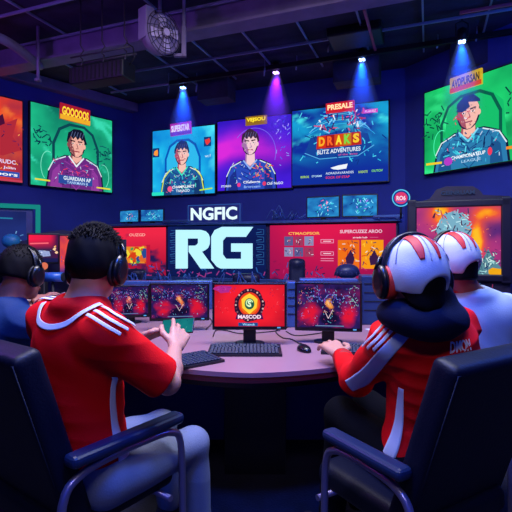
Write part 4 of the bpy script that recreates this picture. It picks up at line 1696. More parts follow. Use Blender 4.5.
g = P(304, 351, .58 * 450 / 105)
make_mouse(g[0], g[1], .35, 'black computer mouse right of the middle keyboard')


def cable(pts, label, r=.0035, m=None):
    b = MB()
    S = spline(pts, 30)
    b.tube([tuple(v) for v in S], r, 6)
    o = S[0]
    return b.build('cable', m or m_black, origin=tuple(o), label=label, cat='cable')


def T(px, py):
    d_ = (CAMZ - TZ) * F / (py - HOR)
    return V((px - 256) / F * d_, d_, TZ + .004)


cable([T(302, 346), T(292, 340), T(282, 338), T(276, 331), T(290, 327), T(299, 322)], 'black mouse cable curling behind the mouse')
cable([T(213, 337), T(216, 331), T(226, 331), T(240, 334), T(262, 333), T(280, 331)], 'black cable lying under the middle monitor')
cable([T(362, 330), T(352, 326), T(368, 318), T(380, 322), T(372, 330), T(384, 334)], 'black cable loop right of the right monitor')
cable([T(355, 322), T(372, 310), T(384, 316), T(392, 308)], 'thin black cable behind the right keyboard')
cable([T(286, 332), T(296, 336), T(318, 334), T(330, 331)], 'black cable in front of the right monitor')
cable([T(206, 330), T(212, 322), T(206, 314), T(209, 306)], 'thin black cable between the two middle monitors')

# pale papers right of the right monitor
for (px, py, rz, w, lab) in ((380, 330, .3, .17, 'pale sheet of paper right of the right monitor'), (392, 324, -.2, .14, 'pale paper behind the right keyboard, near the helmet cap player')):
    g = T(px, py)
    o = MB().box((0, 0, 0), (w, w * .7, .002)).build('paper_sheet', mat('pale paper', '#c8ccdc', .7), label=lab, cat='paper')
    o.location = (g[0], g[1], TZ + .0015)
    o.rotation_euler = (0, 0, rz)

# blue equipment boxes behind the monitors
m_bl = mat('blue anodised case', '#3a5aa0', .35, metal=.35, vary=.25, vscale=5)


def case(px0, px1, py0, py1, d, rz, label, dep=.2, name='computer_case', m=None):
    g = P((px0 + px1) / 2, (py0 + py1) / 2, d)
    w, h = (px1 - px0) / F * d, (py1 - py0) / F * d
    t = empty(name, (g[0], g[1], TZ), rz, label, 'computer case')
    top = g[2] + h / 2 - TZ
    MB().box((0, dep / 2, top / 2), (w, dep, top), bev=.008).build('body', m or m_bl, t)
    b = MB()
    for k in range(4):
        b.box((0, -.002, top * (.3 + .18 * k)), (w * .86, .006, .006), bev=.001)
    b.build('panel_slot', m_black2, t)
    return t


case(362, 395, 276, 324, 3.3, -.1, 'dark blue computer case right of the right monitor', m=mat('deep blue case', '#20386e', .4, metal=.3))
case(287, 297, 282, 318, 3.2, 0, 'narrow pale blue case between the middle and right monitors', .15, 'narrow_case')
case(300, 358, 279, 318, 3.25, -.05, 'wide blue case directly behind the right monitor', .12, 'wide_case')
case(106, 212, 281, 303, 4.1, .04, 'long low blue case behind the two left monitors', .12, 'long_case')
# ================================================================== chairs at the table
m_leather = mat('navy black leather', '#070d22', .5, bump=.12, bscale=120, spec=.25)
m_tube = mat('lilac steel tube', '#8a86ae', .3, metal=.75)


def make_chair(x, y, heading, label, zt=1.02, w=.50, al=.46, ah=.645):
    t = empty('armchair', (x, y, 0), -math.radians(heading), label, 'chair', 'dark padded armchairs around the table')
    hw = w / 2
    # backrest: padded slab leaning back
    H = zt - .43
    f = Field((-hw - .06, -.45, .36), (hw + .06, .12, zt + .06), .0085)
    cz = .43 + H / 2
    a = math.atan2(.19, H)
    R = np.array([[1, 0, 0], [0, math.cos(a), -math.sin(a)], [0, math.sin(a), math.cos(a)]])
    bc_ = V(0, -.185, cz)
    f.rbox(bc_, (hw, .045, H / 2), R, r=.022, k=.01)
    f.mesh('backrest', t, m_leather, (0, 0, 0), smooth=2)
    b = MB()
    q = [tuple(bc_ + R @ V(x, -.041, z)) for x, z in ((-hw * .95, -H * .48), (-hw * .95, H * .465), (hw * .95, H * .465), (hw * .95, -H * .48))]
    b.tube(q, .003, 6)
    b.build('piping', mat('blue piping', '#0e1830', .8), t)
    f = Field((-hw - .03, -.22, .34), (hw + .03, .36, .53), .0085)
    f.rbox((0, .07, .435), (hw - .02, .25, .048), r=.035, k=.01)
    f.mesh('seat', t, m_leather, (0, 0, 0), smooth=2)
    for s in (-1, 1):
        ar = MB()
        ar.box((s * (hw + .03), -.17 + al / 2, ah), (.062, al, .04), bev=.016, seg=3)
        ar.build('armrest', mat('blue black arm pad', '#16264a', .35), t)
        fr = MB()
        xx = s * (hw + .035)
        q = [(xx, -.2, .012), (xx, -.2, .3), (xx, -.19, ah - .12), (xx, -.13, ah - .05), (xx, 0, ah - .033), (xx, al - .33, ah - .033), (xx, al - .22, ah - .045), (xx, al - .17, ah - .105), (xx, al - .16, .3), (xx, al - .16, .012)]
        fr.tube([tuple(v) for v in spline(q, 40)], .0135, 12)
        fr.build('leg_frame', m_tube, t)
    b = MB()
    b.tube([(-hw - .035, -.12, .385), (hw + .035, -.12, .385)], .012, 10)
    b.tube([(-hw - .035, .24, .385), (hw + .035, .24, .385)], .012, 10)
    b.build('cross_bar', m_tube, t)
    return t


def chair_at(cx, cy, heading, label, **k):
    """cx, cy: plan position of the top of the backrest"""
    a = math.radians(heading)
    return make_chair(cx + .27 * math.sin(a), cy + .27 * math.cos(a), heading, label, **k)


chair_at(-.845, 1.42, 36, 'dark armchair of the man in the red football shirt, left foreground', zt=1.03, ah=.675)
chair_at(.735, 1.38, -31, 'dark armchair of the player in the red jacket, right foreground', zt=1.01, al=.36)
chair_at(-1.42, 1.98, 38, 'dark chair of the man in the navy shirt at the far left', zt=.98)
chair_at(1.30, 1.86, -28, 'dark chair of the player in the white shirt, right edge', zt=1.0)

# ================================================================== people
m_skin = mat('skin', '#c08c7c', .5, sub=.12, bump=.04, bscale=300)
m_skin2 = mat('tanned skin', '#9a5f52', .5, sub=.12, bump=.04, bscale=300)
m_lip = mat('lips', '#9a4a48', .5)
m_eye = mat('eye white', '#e8e4e0', .2)
m_iris = mat('dark iris', '#1a120e', .15)


def hand(f, w, d, n, side, curls, s=1.0, spread=1.0, thumb_in=.5, lift=0.0):
    """palm, four unequal bent fingers and a thumb leaving the side of the palm
    w wrist, d pointing direction, n palm side, side +1/-1: thumb to d x n or away"""
    d = np.array(d, float); d /= np.linalg.norm(d)
    n = np.array(n, float); n -= d * (d @ n); n /= np.linalg.norm(n)
    lat = np.cross(d, n) * side
    w = np.array(w, float)
    lens = [.070, .078, .072, .056]
    offs = [.030, .010, -.011, -.031]
    ks = []
    for i in range(4):
        kn = w + d * (.088 - .004 * abs(i - 1)) * s + lat * offs[i] * s
        ks.append(kn)
        f.cone(w + lat * offs[i] * .5 * s + d * .012 * s, kn, .0165 * s, .0125 * s, .012)
    for i in range(4):
        p = ks[i]
        ang = -lift
        sp = (1.5 - i) * .07 * spread
        base = d * math.cos(sp) + lat * math.sin(sp)
        r = .0095 * s if i < 3 else .0085 * s
        for j, fr in enumerate((.45, .31, .24)):
            ang += curls[i] * (1.0, 1.1, .8)[j]
            dr = base * math.cos(ang) + n * math.sin(ang)
            q = p + dr * lens[i] * fr * s
            f.cone(p, q, r, r * .92, .003 if j else .006)
            p, r = q, r * .92
    p = w + d * .022 * s + lat * .024 * s + n * .004
    for dr, L, r in ((d * .62 + lat * .75 + n * .25 * thumb_in, .042, .013), (d * .85 + lat * .35 + n * .35 * thumb_in, .034, .0108), (d * .95 + n * .45 * thumb_in, .028, .0098)):
        dr = dr / np.linalg.norm(dr)
        q = p + dr * L * s
        f.cone(p, q, r * s, r * .9 * s, .007)
        p = q


def head_shape(f, c, R, s=1.0):
    def L(x, y, z):
        return c + R @ V(x, y, z) * s
    f.ell(L(0, -.018, .03), V(.077, .098, .092) * s, R, .01)
    f.ell(L(0, .035, -.035), V(.060, .062, .082) * s, R, .03)
    f.ell(L(0, .072, -.088), V(.026, .022, .022) * s, R, .025)
    f.cone(L(-.045, .02, -.075), L(0, .07, -.095), .02 * s, .016 * s, .025)
    f.cone(L(.045, .02, -.075), L(0, .07, -.095), .02 * s, .016 * s, .025)
    f.cone(L(-.035, .088, .022), L(.035, .088, .022), .011 * s, .011 * s, .016)
    f.cone(L(0, .093, .012), L(0, .118, -.028), .008 * s, .014 * s, .01)
    f.ell(L(-.013, .104, -.032), V(.01, .011, .008) * s, R, .006)
    f.ell(L(.013, .104, -.032), V(.01, .011, .008) * s, R, .006)
    for q in (-1, 1):
        f.ell(L(q * .046, .068, -.02), V(.022, .02, .02) * s, R, .02)
        f.ell(L(q * .031, .094, .004), V(.014, .012, .010) * s, R, .008, 'sub')
        f.ell(L(q * .079, -.005, -.012), V(.011, .022, .034) * s, R, .008)
        f.ell(L(q * .088, .0, -.008), V(.006, .012, .02) * s, R, .006, 'sub')
    f.ell(L(0, .098, -.058), V(.024, .012, .006) * s, R, .006)
    f.ell(L(0, .096, -.07), V(.019, .012, .006) * s, R, .006)
    f.cone(L(-.02, .106, -.064), L(.02, .106, -.064), .002, .002, .003, 'sub')


def face_parts(root, c, R, s, org, shade_brow):
    for q in (-1, 1):
        b = MB()
        p = c + R @ V(q * .031, .083, .004) * s
        b.sphere(tuple(p), .0125 * s, (1, 1, 1), 16)
        e = b.build('eye', m_eye, root, origin=org)
        b = MB()
        p2 = c + R @ V(q * .031, .0935, .004) * s
        b.sphere(tuple(p2 - 0), .0042 * s, (1, 1, 1), 12)
        i = b.build('iris', m_iris, e, origin=org)
        b = MB()
        b.tube([tuple(c + R @ V(q * x, y, z) * s) for x, y, z in ((.014, .103, .026), (.03, .102, .031), (.05, .088, .026))], [.003, .0035, .002], 6)
        b.build('eyebrow', shade_brow, root, origin=org)
    b = MB()
    for dz in (.0, -.0085):
        b.tube([tuple(c + R @ V(x, y, -.0605 + dz) * s) for x, y in ((-.022, .101), (-.01, .1085), (0, .1095), (.01, .1085), (.022, .101))], [.0015, .0035, .003, .0035, .0015], 6)
    b.build('lips', m_lip, root, origin=org)


def folds(amp=.006, seed=0, fr=48.0):
    def d(p):
        x, y, z = p[:, 0], p[:, 1], p[:, 2]
        w = .7 * np.sin(7 * x + 5 * y + seed) + .6 * np.sin(9 * z - 6 * x + 2 * seed)
        a = np.sin(fr * (z * .9 + .35 * x - .3 * y) + 2.4 * w)
        b = np.sin(fr * .7 * (x * .8 - .8 * y + .5 * z) + 2.0 * w + 1.3)
        m = .5 + .5 * np.sin(6 * x - 7 * y + 5 * z + seed)
        ridge = 1 - 2 * np.abs(a)
        return amp * (.55 * ridge * m + .45 * b * (1 - m * .5)) 
    return d


def person(name, J, label, heading, hh, pitch, skin, long_sleeve, vox=.005, hs=1.06, hroll=0.0, head_s=None, hands=None, sleeve_r=.062, belly=.0):
    """returns a dictionary with root and fields of the dressed figure"""
    T = frame(heading)
    Rh = frame(hh, pitch, hroll)
    r, h, u = T[:, 0], T[:, 1], T[:, 2]
    allp = np.array([v for k, v in J.items()])
    lo, hi = allp.min(0) - .2, allp.max(0) + .22
    lo[2] = max(lo[2], -.02)
    org = V(J['pelvis'][0], J['pelvis'][1], 0)
    root = empty('person', tuple(org), 0, label, 'person')
    C, N, PV, HD = J['chest'], J['neck'], J['pelvis'], J['head']
    s = head_s or hs
    f = Field(lo, hi, vox)
    # trunk
    f.ell(C, (.155, .098, .16), T, .05)
    f.ell((C + PV) / 2 + h * belly, (.14, .105, .16), T, .07)
    f.ell(PV + u * .04, (.16, .115, .11), T, .06)
    for a in 'lr':
        f.cone(N - u * .02, J['sh' + a], .055, .058, .04)
    # neck and head
    f.cone(N - u * .03, HD + Rh @ V(0, -.03, -.05) * s, .066, .054, .03)
    head_shape(f, HD, Rh, s)
    for a in 'lr':
        f.cone(J['sh' + a], J['el' + a], .050, .040, .03)
        e, w = J['el' + a], J['wr' + a]
        f.cone(e, e + (w - e) * .35, .041, .041, .02)
        f.cone(e + (w - e) * .35, w, .041, .026, .02)
        f.cone(J['hip' + a], J['kn' + a], .082, .056, .04)
        k, q = J['kn' + a], J['an' + a]
        f.cone(k, k + (q - k) * .4, .055, .053, .02)
        f.cone(k + (q - k) * .4, q, .053, .036, .02)
        tdir = h * .19
        f.cone(q - u * .035, q - u * .045 + tdir * .7, .034, .03, .02)
    if hands:
        hands(f)
    # no hard-ended limbs: mesh
    o = f.mesh('body', root, skin, org, smooth=1)
    # shirt
    g = Field(lo, hi, vox)
    g.ell(C + u * .0, (.185, .125, .185), T, .05)
    g.ell(C - h * .02 + u * .05, (.17, .11, .13), T, .05)
    g.ell((C + PV) / 2 + h * belly, (.165, .13, .2), T, .08)
    g.ell(PV + u * .05, (.178, .138, .13), T, .06)
    g.ell(N - u * .012 - h * .012, (.105, .092, .045), T, .03)
    for a in 'lr':
        g.cone(N - u * .045, J['sh' + a], .06, .076, .05)
        S, E, W = J['sh' + a], J['el' + a], J['wr' + a]
        if long_sleeve:
            g.cone(S, E, .076, .060, .04)
            g.cone(E, E + (W - E) * .9, .062, .043, .03)
        else:
            g.cone(S, S + (E - S) * .86, .078, sleeve_r + .008, .04)
    # neckline and hem
    g.cone(N + u * .0, N + u * .16 + h * .02, .064, .078, .012, 'sub')
    g.plane(PV - u * .05, -u, .01, (np.minimum(PV - .3, PV + .3), PV + V(.3, .3, .05)))
    for a in 'lr':
        S, E, W = J['sh' + a], J['el' + a], J['wr' + a]
        if long_sleeve:
            e = E + (W - E) * .84
            dn = (W - E) / np.linalg.norm(W - E)
            g.plane(e, dn, .004, (e - .075, e + .075))
            g.cone(e - dn * .05, e + dn * .05, .034, .034, .004, 'sub')
        else:
            e = S + (E - S) * .90
            dn = (E - S) / np.linalg.norm(E - S)
            g.plane(e, dn, .004, (e - .1, e + .1))
            g.cone(e - dn * .05, e + dn * .08, sleeve_r - .006, sleeve_r - .004, .004, 'sub')
    # trousers
    p = Field((lo[0], lo[1], -.02), (hi[0], hi[1], PV[2] + .25), vox * 1.3)
    p.ell(PV + u * .03, (.17, .128, .10), T, .05)
    for a in 'lr':
        p.cone(J['hip' + a], J['kn' + a], .096, .069, .05)
        k, q = J['kn' + a], J['an' + a]
        p.cone(k, q + u * .02, .068, .056, .03)
    return dict(root=root, body=f, shirt=g, pants=p, org=org, T=T, Rh=Rh, r=r, h=h, u=u, J=J, s=s, o=o)


def hair_short(D, m, seed=1, thick=.012, tuft=160, back=-.055, size=(.0055, .02), front=.06, nape=False):
    """short cropped hair: cap of hair over the skull with small tufts"""
    c, R, s = D['J']['head'], D['Rh'], D['s']
    lo, hi = c - .2, c + .2
    f = Field(lo, hi, .004)

    def L(x, y, z):
        return c + R @ V(x, y, z) * s
    f.ell(L(0, -.02, .034), V(.077 + thick, .098 + thick, .092 + thick) * s, R, .01)
    if nape:
        f.ell(L(0, -.055, -.075), V(.068, .052, .07) * s, R, .03)
    f.ell(L(0, -.045, -.02), V(.066 + thick * .7, .07 + thick * .6, .06) * s, R, .03)
    # cut hairline: front, below ears, nape
    f.plane(L(0, .07, .05), R @ V(0, .8, -.75), .008)
    f.plane(L(0, .02, -.005), R @ V(0, .88, -.47), .006)
    f.plane(L(0, -.08, back), R @ V(0, -.1, -1), .008)
    for q in (-1, 1):
        f.ell(L(q * .085, .008, -.02), V(.03, .03, .04) * s, R, .008, 'sub')
    rs = random.Random(seed)

    def dsp(p):
        q = (p - c) @ R
        a = np.arctan2(q[:, 0], -q[:, 1])
        return .0012 * np.sin(q[:, 2] * 60 + a * 5) * np.sin(a * 7)
    o = f.mesh('hair', D['root'], m, D['org'], disp=dsp)
    b = MB()
    for i in range(tuft):
        th = rs.uniform(0, 2 * PI)
        ph = rs.uniform(0, 1.25)
        n = V(math.sin(ph) * math.cos(th), math.sin(ph) * math.sin(th), math.cos(ph))
        p = V(0, -.02, .034) + n * V(.077 + thick, .098 + thick, .092 + thick)
        if p[1] > front:
            continue
        n2 = n + V(rs.uniform(-.5, .5), .5 + rs.uniform(-.3, .4), rs.uniform(-.1, .4))
        n2 /= np.linalg.norm(n2)
        l = rs.uniform(.5, 1) * size[1]
        b.tube([tuple(c + R @ (p - n * .006) * s), tuple(c + R @ (p + n2 * l * .5) * s), tuple(c + R @ (p + n2 * l + V(0, .004, 0)) * s)], [size[0], size[0] * .7, .0006], 5)
    b.build('hair_tuft', m, o, origin=D['org'])['kind'] = 'stuff'
    return o


def headset(D, label, m_main, m_pad, m_band, s_extra=1.0, top=.152, cup=.042, mic=False, yoff=-.005, side=.098, tilt=0.0, drop=0.0, pad_d=.022):
    """over-ear headset: band, two cups with pads"""
    c, R, s = D['J']['head'], D['Rh'], D['s'] * s_extra
    org = tuple(c)

    def L(x, y, z):
        return tuple(c + R @ V(x, y + tilt * z, z) * s)
    t = empty('headset', org, 0, label, 'headset')
    b = MB()
    # flat band
    n = 26
    prev = None
    pts = []
    for i in range(n + 1):
        a = PI * i / n
        pts.append((side * 1.02 * math.cos(a), yoff - .02 * math.sin(a), -.01 + (top - .0) * math.sin(a) ** .8 if i not in (0, n) else -.01))
    for w_ in (-.009, 0, .009):
        b.tube([L(x, y + w_, z) for x, y, z in pts], .0075, 8)
    b.build('headband', m_band, t, origin=org)
    def cupmesh(xs, rs, name, m, par):
        bm = bmesh.new()
        rings = []
        for x, rr_ in zip(xs, rs):
            ring = []
            for k in range(32):
                a = k / 32 * 2 * PI
                v = L(x, yoff + rr_ * .88 * math.cos(a), -.012 + drop + rr_ * 1.16 * math.sin(a))
                ring.append(bm.verts.new(v))
            rings.append(ring)
        for A_, B_ in zip(rings[:-1], rings[1:]):
            for k in range(32):
                bm.faces.new((A_[k], A_[(k + 1) % 32], B_[(k + 1) % 32], B_[k])).smooth = True
        bm.faces.new(rings[0])
        bm.faces.new(rings[-1])
        z = MB()
        z.merge(bm)
        return z.build(name, m, par, origin=org)
    for q in (-1, 1):
        e = cupmesh([q * (side + d_) for d_ in (-.002, .004, .014, .021, .024)], [cup * f_ for f_ in (.9, 1.0, .97, .8, .45)], 'ear_cup', m_main, t)
        cupmesh([q * (side + d_) for d_ in (-pad_d, -pad_d + .004, -.004, -.002)], [cup * f_ for f_ in (.8, .98, 1.0, .92)], 'ear_pad', m_pad, e)
        b = MB()
        b.tube([L(q * (side + .024), yoff, .03), L(q * (side + .014), yoff, .05), L(q * (side + .003), yoff - .004, .075)], .006, 8)
        b.build('yoke', m_main, e, origin=org)
    return t


# ---------------------------------------------------------------- the man in the red football shirt
JA = dict(head=V(-.568, 1.60, 1.258), neck=V(-.605, 1.575, 1.125), chest=V(-.63, 1.59, .93), pelvis=V(-.60, 1.60, .545),
          shl=V(-.785, 1.715, 1.035), shr=V(-.495, 1.465, 1.03), ell=V(-.73, 1.93, .85), elr=V(-.312, 1.60, .835),
          wrl=V(-.535, 2.03, .895), wrr=V(-.330, 1.84, .905), hipl=V(-.69, 1.70, .53), hipr=V(-.51, 1.53, .53),
          knl=V(-.44, 2.08, .485), knr=V(-.27, 1.90, .485), anl=V(-.41, 2.12, .10), anr=V(-.245, 1.93, .10))
PHONE_A = V(-.345, 1.985, .965)


def hands_a(f):
    # right hand holds the phone from behind and the left hand steadies it
    hand(f, JA['wrr'], V(.06, .80, .46), V(-.35, .45, -.40), 1, [.14, .30, .42, .50], 1.12, 1.2, .8)
    hand(f, JA['wrl'], V(.86, .06, .36), V(.12, -.3, -.7), -1, [.22, .34, .45, .5], 1.1, 1.0, .4)


m_red = mat('red football shirt', '#d8040f', .7, bump=.12, bscale=220, spec=.15)
m_white = mat('white pale blue trim', '#c9d3e6', .6)
m_pants = mat('pale blue grey trousers', '#6f7c98', .75, bump=.2, bscale=160)
m_shoe = mat('dark trainers', '#1a1620', .5)
m_hairA = mat('dark brown black hair', '#070509', .7, spec=.15)
m_hs_black = mat('black headset shell', '#07080d', .3)
m_hs_pad = mat('black ear pad', '#0b0b12', .6)


def shoes(D):
    J, h, u = D['J'], D['h'], D['u']
    for a in 'lr':
        q = J['an' + a]
        f = Field(q - .14 - abs(h) * .02, q + .26, .006)
        f.cone(q - u * .04 - h * .03, q - u * .055 + h * .15, .044, .038, .02)
        f.cone(q - u * .02, q + u * .02, .045, .045, .03)
        f.plane(V(0, 0, .004), V(0, 0, -1), .003)
        f.plane(q + u * .035, u, .003)
        f.mesh('shoe', D['root'], m_shoe, D['org'])


def dress(D, shirt_m, pants_m, fseed, shirt_name='shirt', famp=.0065):
    shirt = D['shirt'].mesh(shirt_name, D['root'], shirt_m, D['org'], disp=folds(famp, fseed))
    D['pants'].mesh('trousers', D['root'], pants_m, D['org'], disp=folds(.005, fseed + 2, 20))
    shoes(D)
    return shirt


A = person('person', JA, 'person in a red football shirt and black headset holding a phone, left foreground', 40, 14, 14, m_skin, False, hands=hands_a, hs=.95, sleeve_r=.068)
shA = dress(A, m_red, m_pants, 1, 'football_shirt')
hair_short(A, m_hairA, 3, thick=.012, tuft=1500, size=(.0019, .022), back=-.085)
face_parts(A['root'], JA['head'], A['Rh'], A['s'], A['org'], m_hairA)
headset(A, 'black headset worn by the man in the red football shirt', m_hs_black, m_hs_pad, m_hs_black, cup=.052, top=.140, drop=-.012, yoff=.008, side=.090)
r, h, u = A['r'], A['h'], A['u']
N = JA['neck']
# collar with white band
ca = [seen(A['shirt'], px, py) for px, py in ((45, 304), (41, 312), (40, 321), (47, 327), (60, 327), (75, 320), (90, 311), (101, 306))]
ribbon(A['shirt'], ca, .020, 'collar_band', shA, m_white, A['org'], off=.006, n=60, label='pale band around the low collar')
for k in range(3):
    pts = [seen(A['shirt'], 88 + 7 * k + q_ * 10.5, 316 - 4 * k + q_ * 6.2) for q_ in range(4)]
    ribbon(A['shirt'], pts, .0105, 'shoulder_stripe', shA, m_white, A['org'], off=.006, n=30)
S2 = JA['shl']
for k in range(3):
    o_ = (k - 1) * .026
    pts = [N + (S2 - N) * .4 + u * .08 + h * o_, N + (S2 - N) * .7 + u * .08 + h * o_, S2 + u * .085 + h * o_ - r * .012, S2 + u * .05 - r * .07 + h * o_]
    ribbon(A['shirt'], pts, .0125, 'shoulder_stripe', shA, m_white, A['org'], off=.006, n=30)
PV = JA['pelvis']
pts = [JA['chest'] + r * .2 - u * .04 + h * .02, (JA['chest'] + PV) / 2 + r * .2 + h * .03, PV + r * .22 + u * .08 + h * .05, PV + r * .22 + u * .0 + h * .06]
ribbon(A['shirt'], pts, [.02, .028, .05, .075], 'side_panel', shA, m_white, A['org'], off=.003, n=30, label='white side panel')
# phone
t = empty('mobile_phone', tuple(PHONE_A), 0, 'teal lit mobile phone held by the man in the red football shirt', 'phone')
ph = MB()
ph.box((0, 0, 0), (.15, .009, .074), bev=.004)
ph.build('phone_body', m_black, t)
q = Paint(.142, .068, .0045)
q.grid(lambda a, b: mix('#0c6a78', '#1f9a9c', vnoise(a * 3, b * 3, 301)), 10, 6)
q.specks(16, (.05, .1, .95, .9), ['#0a5a68', '#5ae0c8', '#0f6a78'], .12, random.Random(4), True)
q.build('display', t, .75).location = (0, 0, -.034)
t.rotation_euler = (math.radians(-38), math.radians(-6), math.radians(-10))

# ---------------------------------------------------------------- the player in the red jacket and cap
JB = dict(head=V(.524, 1.50, 1.214), neck=V(.60, 1.56, 1.06), chest=V(.64, 1.62, .90), pelvis=V(.61, 1.64, .545),
          shl=V(.475, 1.56, .99), shr=V(.785, 1.76, 1.0), ell=V(.405, 1.83, .775), elr=V(.80, 2.02, .82),
          wrl=V(.392, 2.10, .815), wrr=V(.66, 2.18, .80), hipl=V(.54, 1.57, .55), hipr=V(.70, 1.68, .55),
          knl=V(.365, 1.93, .60), knr=V(.52, 2.08, .58), anl=V(.33, 1.97, .10), anr=V(.49, 2.13, .10))


def hands_b(f):
    hand(f, JB['wrl'], V(-.24, .9, .20), V(.05, .2, -1), -1, [.30, .32, .36, .42], 1.25, 1.3, .4, lift=.12)
    hand(f, JB['wrr'], V(-.35, .9, -.05), V(-.05, .05, -1), 1, [.2, .24, .28, .3], 1.05, 1.2, .4, lift=.1)


B = person('person', JB, 'person in a red and white jacket, white striped cap and headset, right foreground', -35, -13, 10, m_skin, True, hands=hands_b, hs=.955)
m_redB = mat('red jacket', '#d8040f', .65, bump=.12, bscale=200, spec=.2)
m_darkp = mat('black trousers', '#04050b', .95, bump=.2, bscale=150, spec=.1)
shB = dress(B, m_redB, m_darkp, 4, 'jacket')
hair_short(B, m_hairA, 5, thick=.010, tuft=0, back=-.15, nape=True)
face_parts(B['root'], JB['head'], B['Rh'], B['s'], B['org'], m_hairA)
r, h, u = B['r'], B['h'], B['u']
m_cap = mat('off white cap cloth', '#bcc6d8', .7, bump=.1, bscale=200)
m_capred = mat('red cap stripe', '#c0141e', .6)


def cap_on(D, vox=.0035, big=1.0, stripes=True, spread=0.0, backcut=True):
    c, R, s = D['J']['head'], D['Rh'], D['s'] * big

    def L(x, y, z):
        return c + R @ V(x, y, z) * s
    f = Field(c - .26, c + .26, vox)
    f.ell(L(0, -.018, .03), V(.097, .118, .112) * s, R, .01)
    f.cone(L(0, -.018, -.03), L(0, -.016, .03), .09 * s, .095 * s, .03)
    f.ell(L(0, -.02, .0), V(.096, .116, .09) * s, R, .02)
    f.plane(L(0, 0, -.040), R @ V(0, .28, -1), .006)
    # peak
    f.ell(L(0, .135, .008), V(.075, .075, .012) * s, R @ np.array([[1, 0, 0], [0, .97, .24], [0, -.24, .97]]), .008)
    # hollow for the head and arched opening at the back
    f.ell(L(0, -.018, .02), V(.086, .106, .098) * s, R, .006, 'sub')
    f.cone(L(0, -.018, -.12), L(0, -.018, .0), .083 * s, .083 * s, .006, 'sub')
    if backcut:
        f.ell(L(.024, -.13, -.072), V(.066, .07, .062) * s, R, .008, 'sub')
    o = f.mesh('cap', D['root'], m_cap, D['org'], disp=lambda p: .0012 * np.sin(60 * p[:, 0] + 50 * p[:, 2]) * np.sin(45 * p[:, 1] + 1))
    def pr(pts, w, name, m, lab=None):
        ribbon(f, [L(*p) for p in pts], w, name, o, m, D['org'], off=.002, n=36, label=lab)
    if stripes:
        for x0, kw in ((-.042, 1.2), (.018, .7)):
            pr([(x0 * .8, .085, .115), (x0 * .9, .04, .16), (x0, -.03, .16), (x0, -.08, .135), (x0 * 1.05, -.12, .09), (x0 * 1.1, -.14, .05)], [.014 * kw, .02 * kw, .024 * kw, .026 * kw, .024 * kw, .012 * kw], 'cap_stripe', m_capred, 'red stripe')
        pr([(.052, .06, .14), (.056, -.0, .15), (.06, -.06, .13), (.062, -.09, .1)], [.004, .006, .006, .004], 'cap_stripe', m_capred, 'thin red stripe')
    for k in range(5):
        a = math.radians(-160 + k * 62)
        pr([(.0, -.018, .16), (.06 * math.cos(a), -.018 + .07 * math.sin(a), .13), (.1 * math.cos(a), -.018 + .12 * math.sin(a), .04)], .0022, 'seam', mat('cap seam', '#8c8fa8', .7))
    b = MB()
    b.sphere(tuple(L(0, -.018, .143)), .008)
    b.build('cap_button', m_cap, o, origin=D['org'])
    return f, o


# hair under the cap, seen through the opening at the back
cf, co = cap_on(B)
surf = surf_text(cf, 'R', JB['head'] + B['Rh'] @ V(.07, -.10, .055), B['Rh'] @ V(.8, .6, 0), B['Rh'] @ V(0, -.2, 1), .022, .024, 'cap_emblem', co, mat('grey emblem', '#6a7088', .6), B['org'], label='small grey emblem')
headset(B, 'black headset with orange red pads worn over the white striped cap, right foreground', m_hs_black, mat('orange red ear pad', '#e0301a', .5), mat('dark blue headband', '#0a1024', .35), top=.162, side=.116, pad_d=.04, cup=.052, yoff=.004)
# hood lying on the back
f = Field(JB['neck'] - .3, JB['neck'] + .3, .005)
N = JB['neck'] + V(-.06, -.015, .034)
for k in range(13):
    a = -.55 * PI + 1.1 * PI * k / 12
    p = N + r * .104 * math.sin(a) - h * .105 * math.cos(a) + u * (.0 - .02 * math.cos(a))
    if k:
        f.cone(pp, p, .046, .046, .03)
    pp = p
f.ell(N - h * .105 + r * .0 - u * .015, (.108, .07, .052), B['T'], .04)
f.ell(N - h * .06 + u * .06, (.08, .075, .07), B['T'], .04)
f.cone(JB['neck'] - u * .05, JB['neck'] + u * .16, .058, .062, .01, 'sub')
m_hood = mat('navy black hood cloth', '#0a1230', .75, bump=.15, bscale=180, spec=.2)
hood = f.mesh('hood', B['root'], m_hood, B['org'], disp=folds(.007, 7, 40))
# left sleeve panel in pale blue with white edge stripes
m_pale = mat('pale blue sleeve panel', '#a9bbdc', .6, bump=.1, bscale=160)
S, E, W = JB['shl'], JB['ell'], JB['wrl']
out = -r
ex = (E - S) / np.linalg.norm(E - S)
N = JB['neck']
pts = [seen(B['shirt'], px, py) for px, py in ((410, 329), (398, 340), (384, 355), (372, 369), (361, 380), (349, 386))]
ribbon(B['shirt'], pts, [.03, .04, .045, .05, .065, .05], 'sleeve_panel', shB, m_pale, B['org'], off=.003, n=60, cols=8, label='pale blue panel down the left sleeve')
for k, cc, wd in ((0, m_white, .010), (1, m_white, .010), (2, m_white, .008)):
    pts = [seen(B['shirt'], 397 - 5.5 * k - q_ * 7.5, 326 - 1.5 * k + q_ * 8) for q_ in range(4)]
    ribbon(B['shirt'], pts, wd, 'sleeve_stripe', shB, cc, B['org'], off=.005, n=30)
PV = JB['pelvis']
pts = [JB['chest'] - r * .2 - u * .06 + h * .0, (JB['chest'] + PV) / 2 - r * .2, PV - r * .22 + u * .1, PV - r * .22 + u * .0 + h * .04]
ribbon(B['shirt'], pts, [.02, .035, .05, .06], 'side_panel', shB, m_white, B['org'], off=.003, n=30, label='white side panel')
# lettering across the back
bc = seen(B['shirt'], 460, 346)
surf_text(B['shirt'], 'DMON', bc, r * .97 - h * .1, u * .97 + r * .1, .10, .040, 'back_lettering', shB, mat('white print', '#f0f4ff', .5), B['org'], bold=.02, label='white lettering across the back')
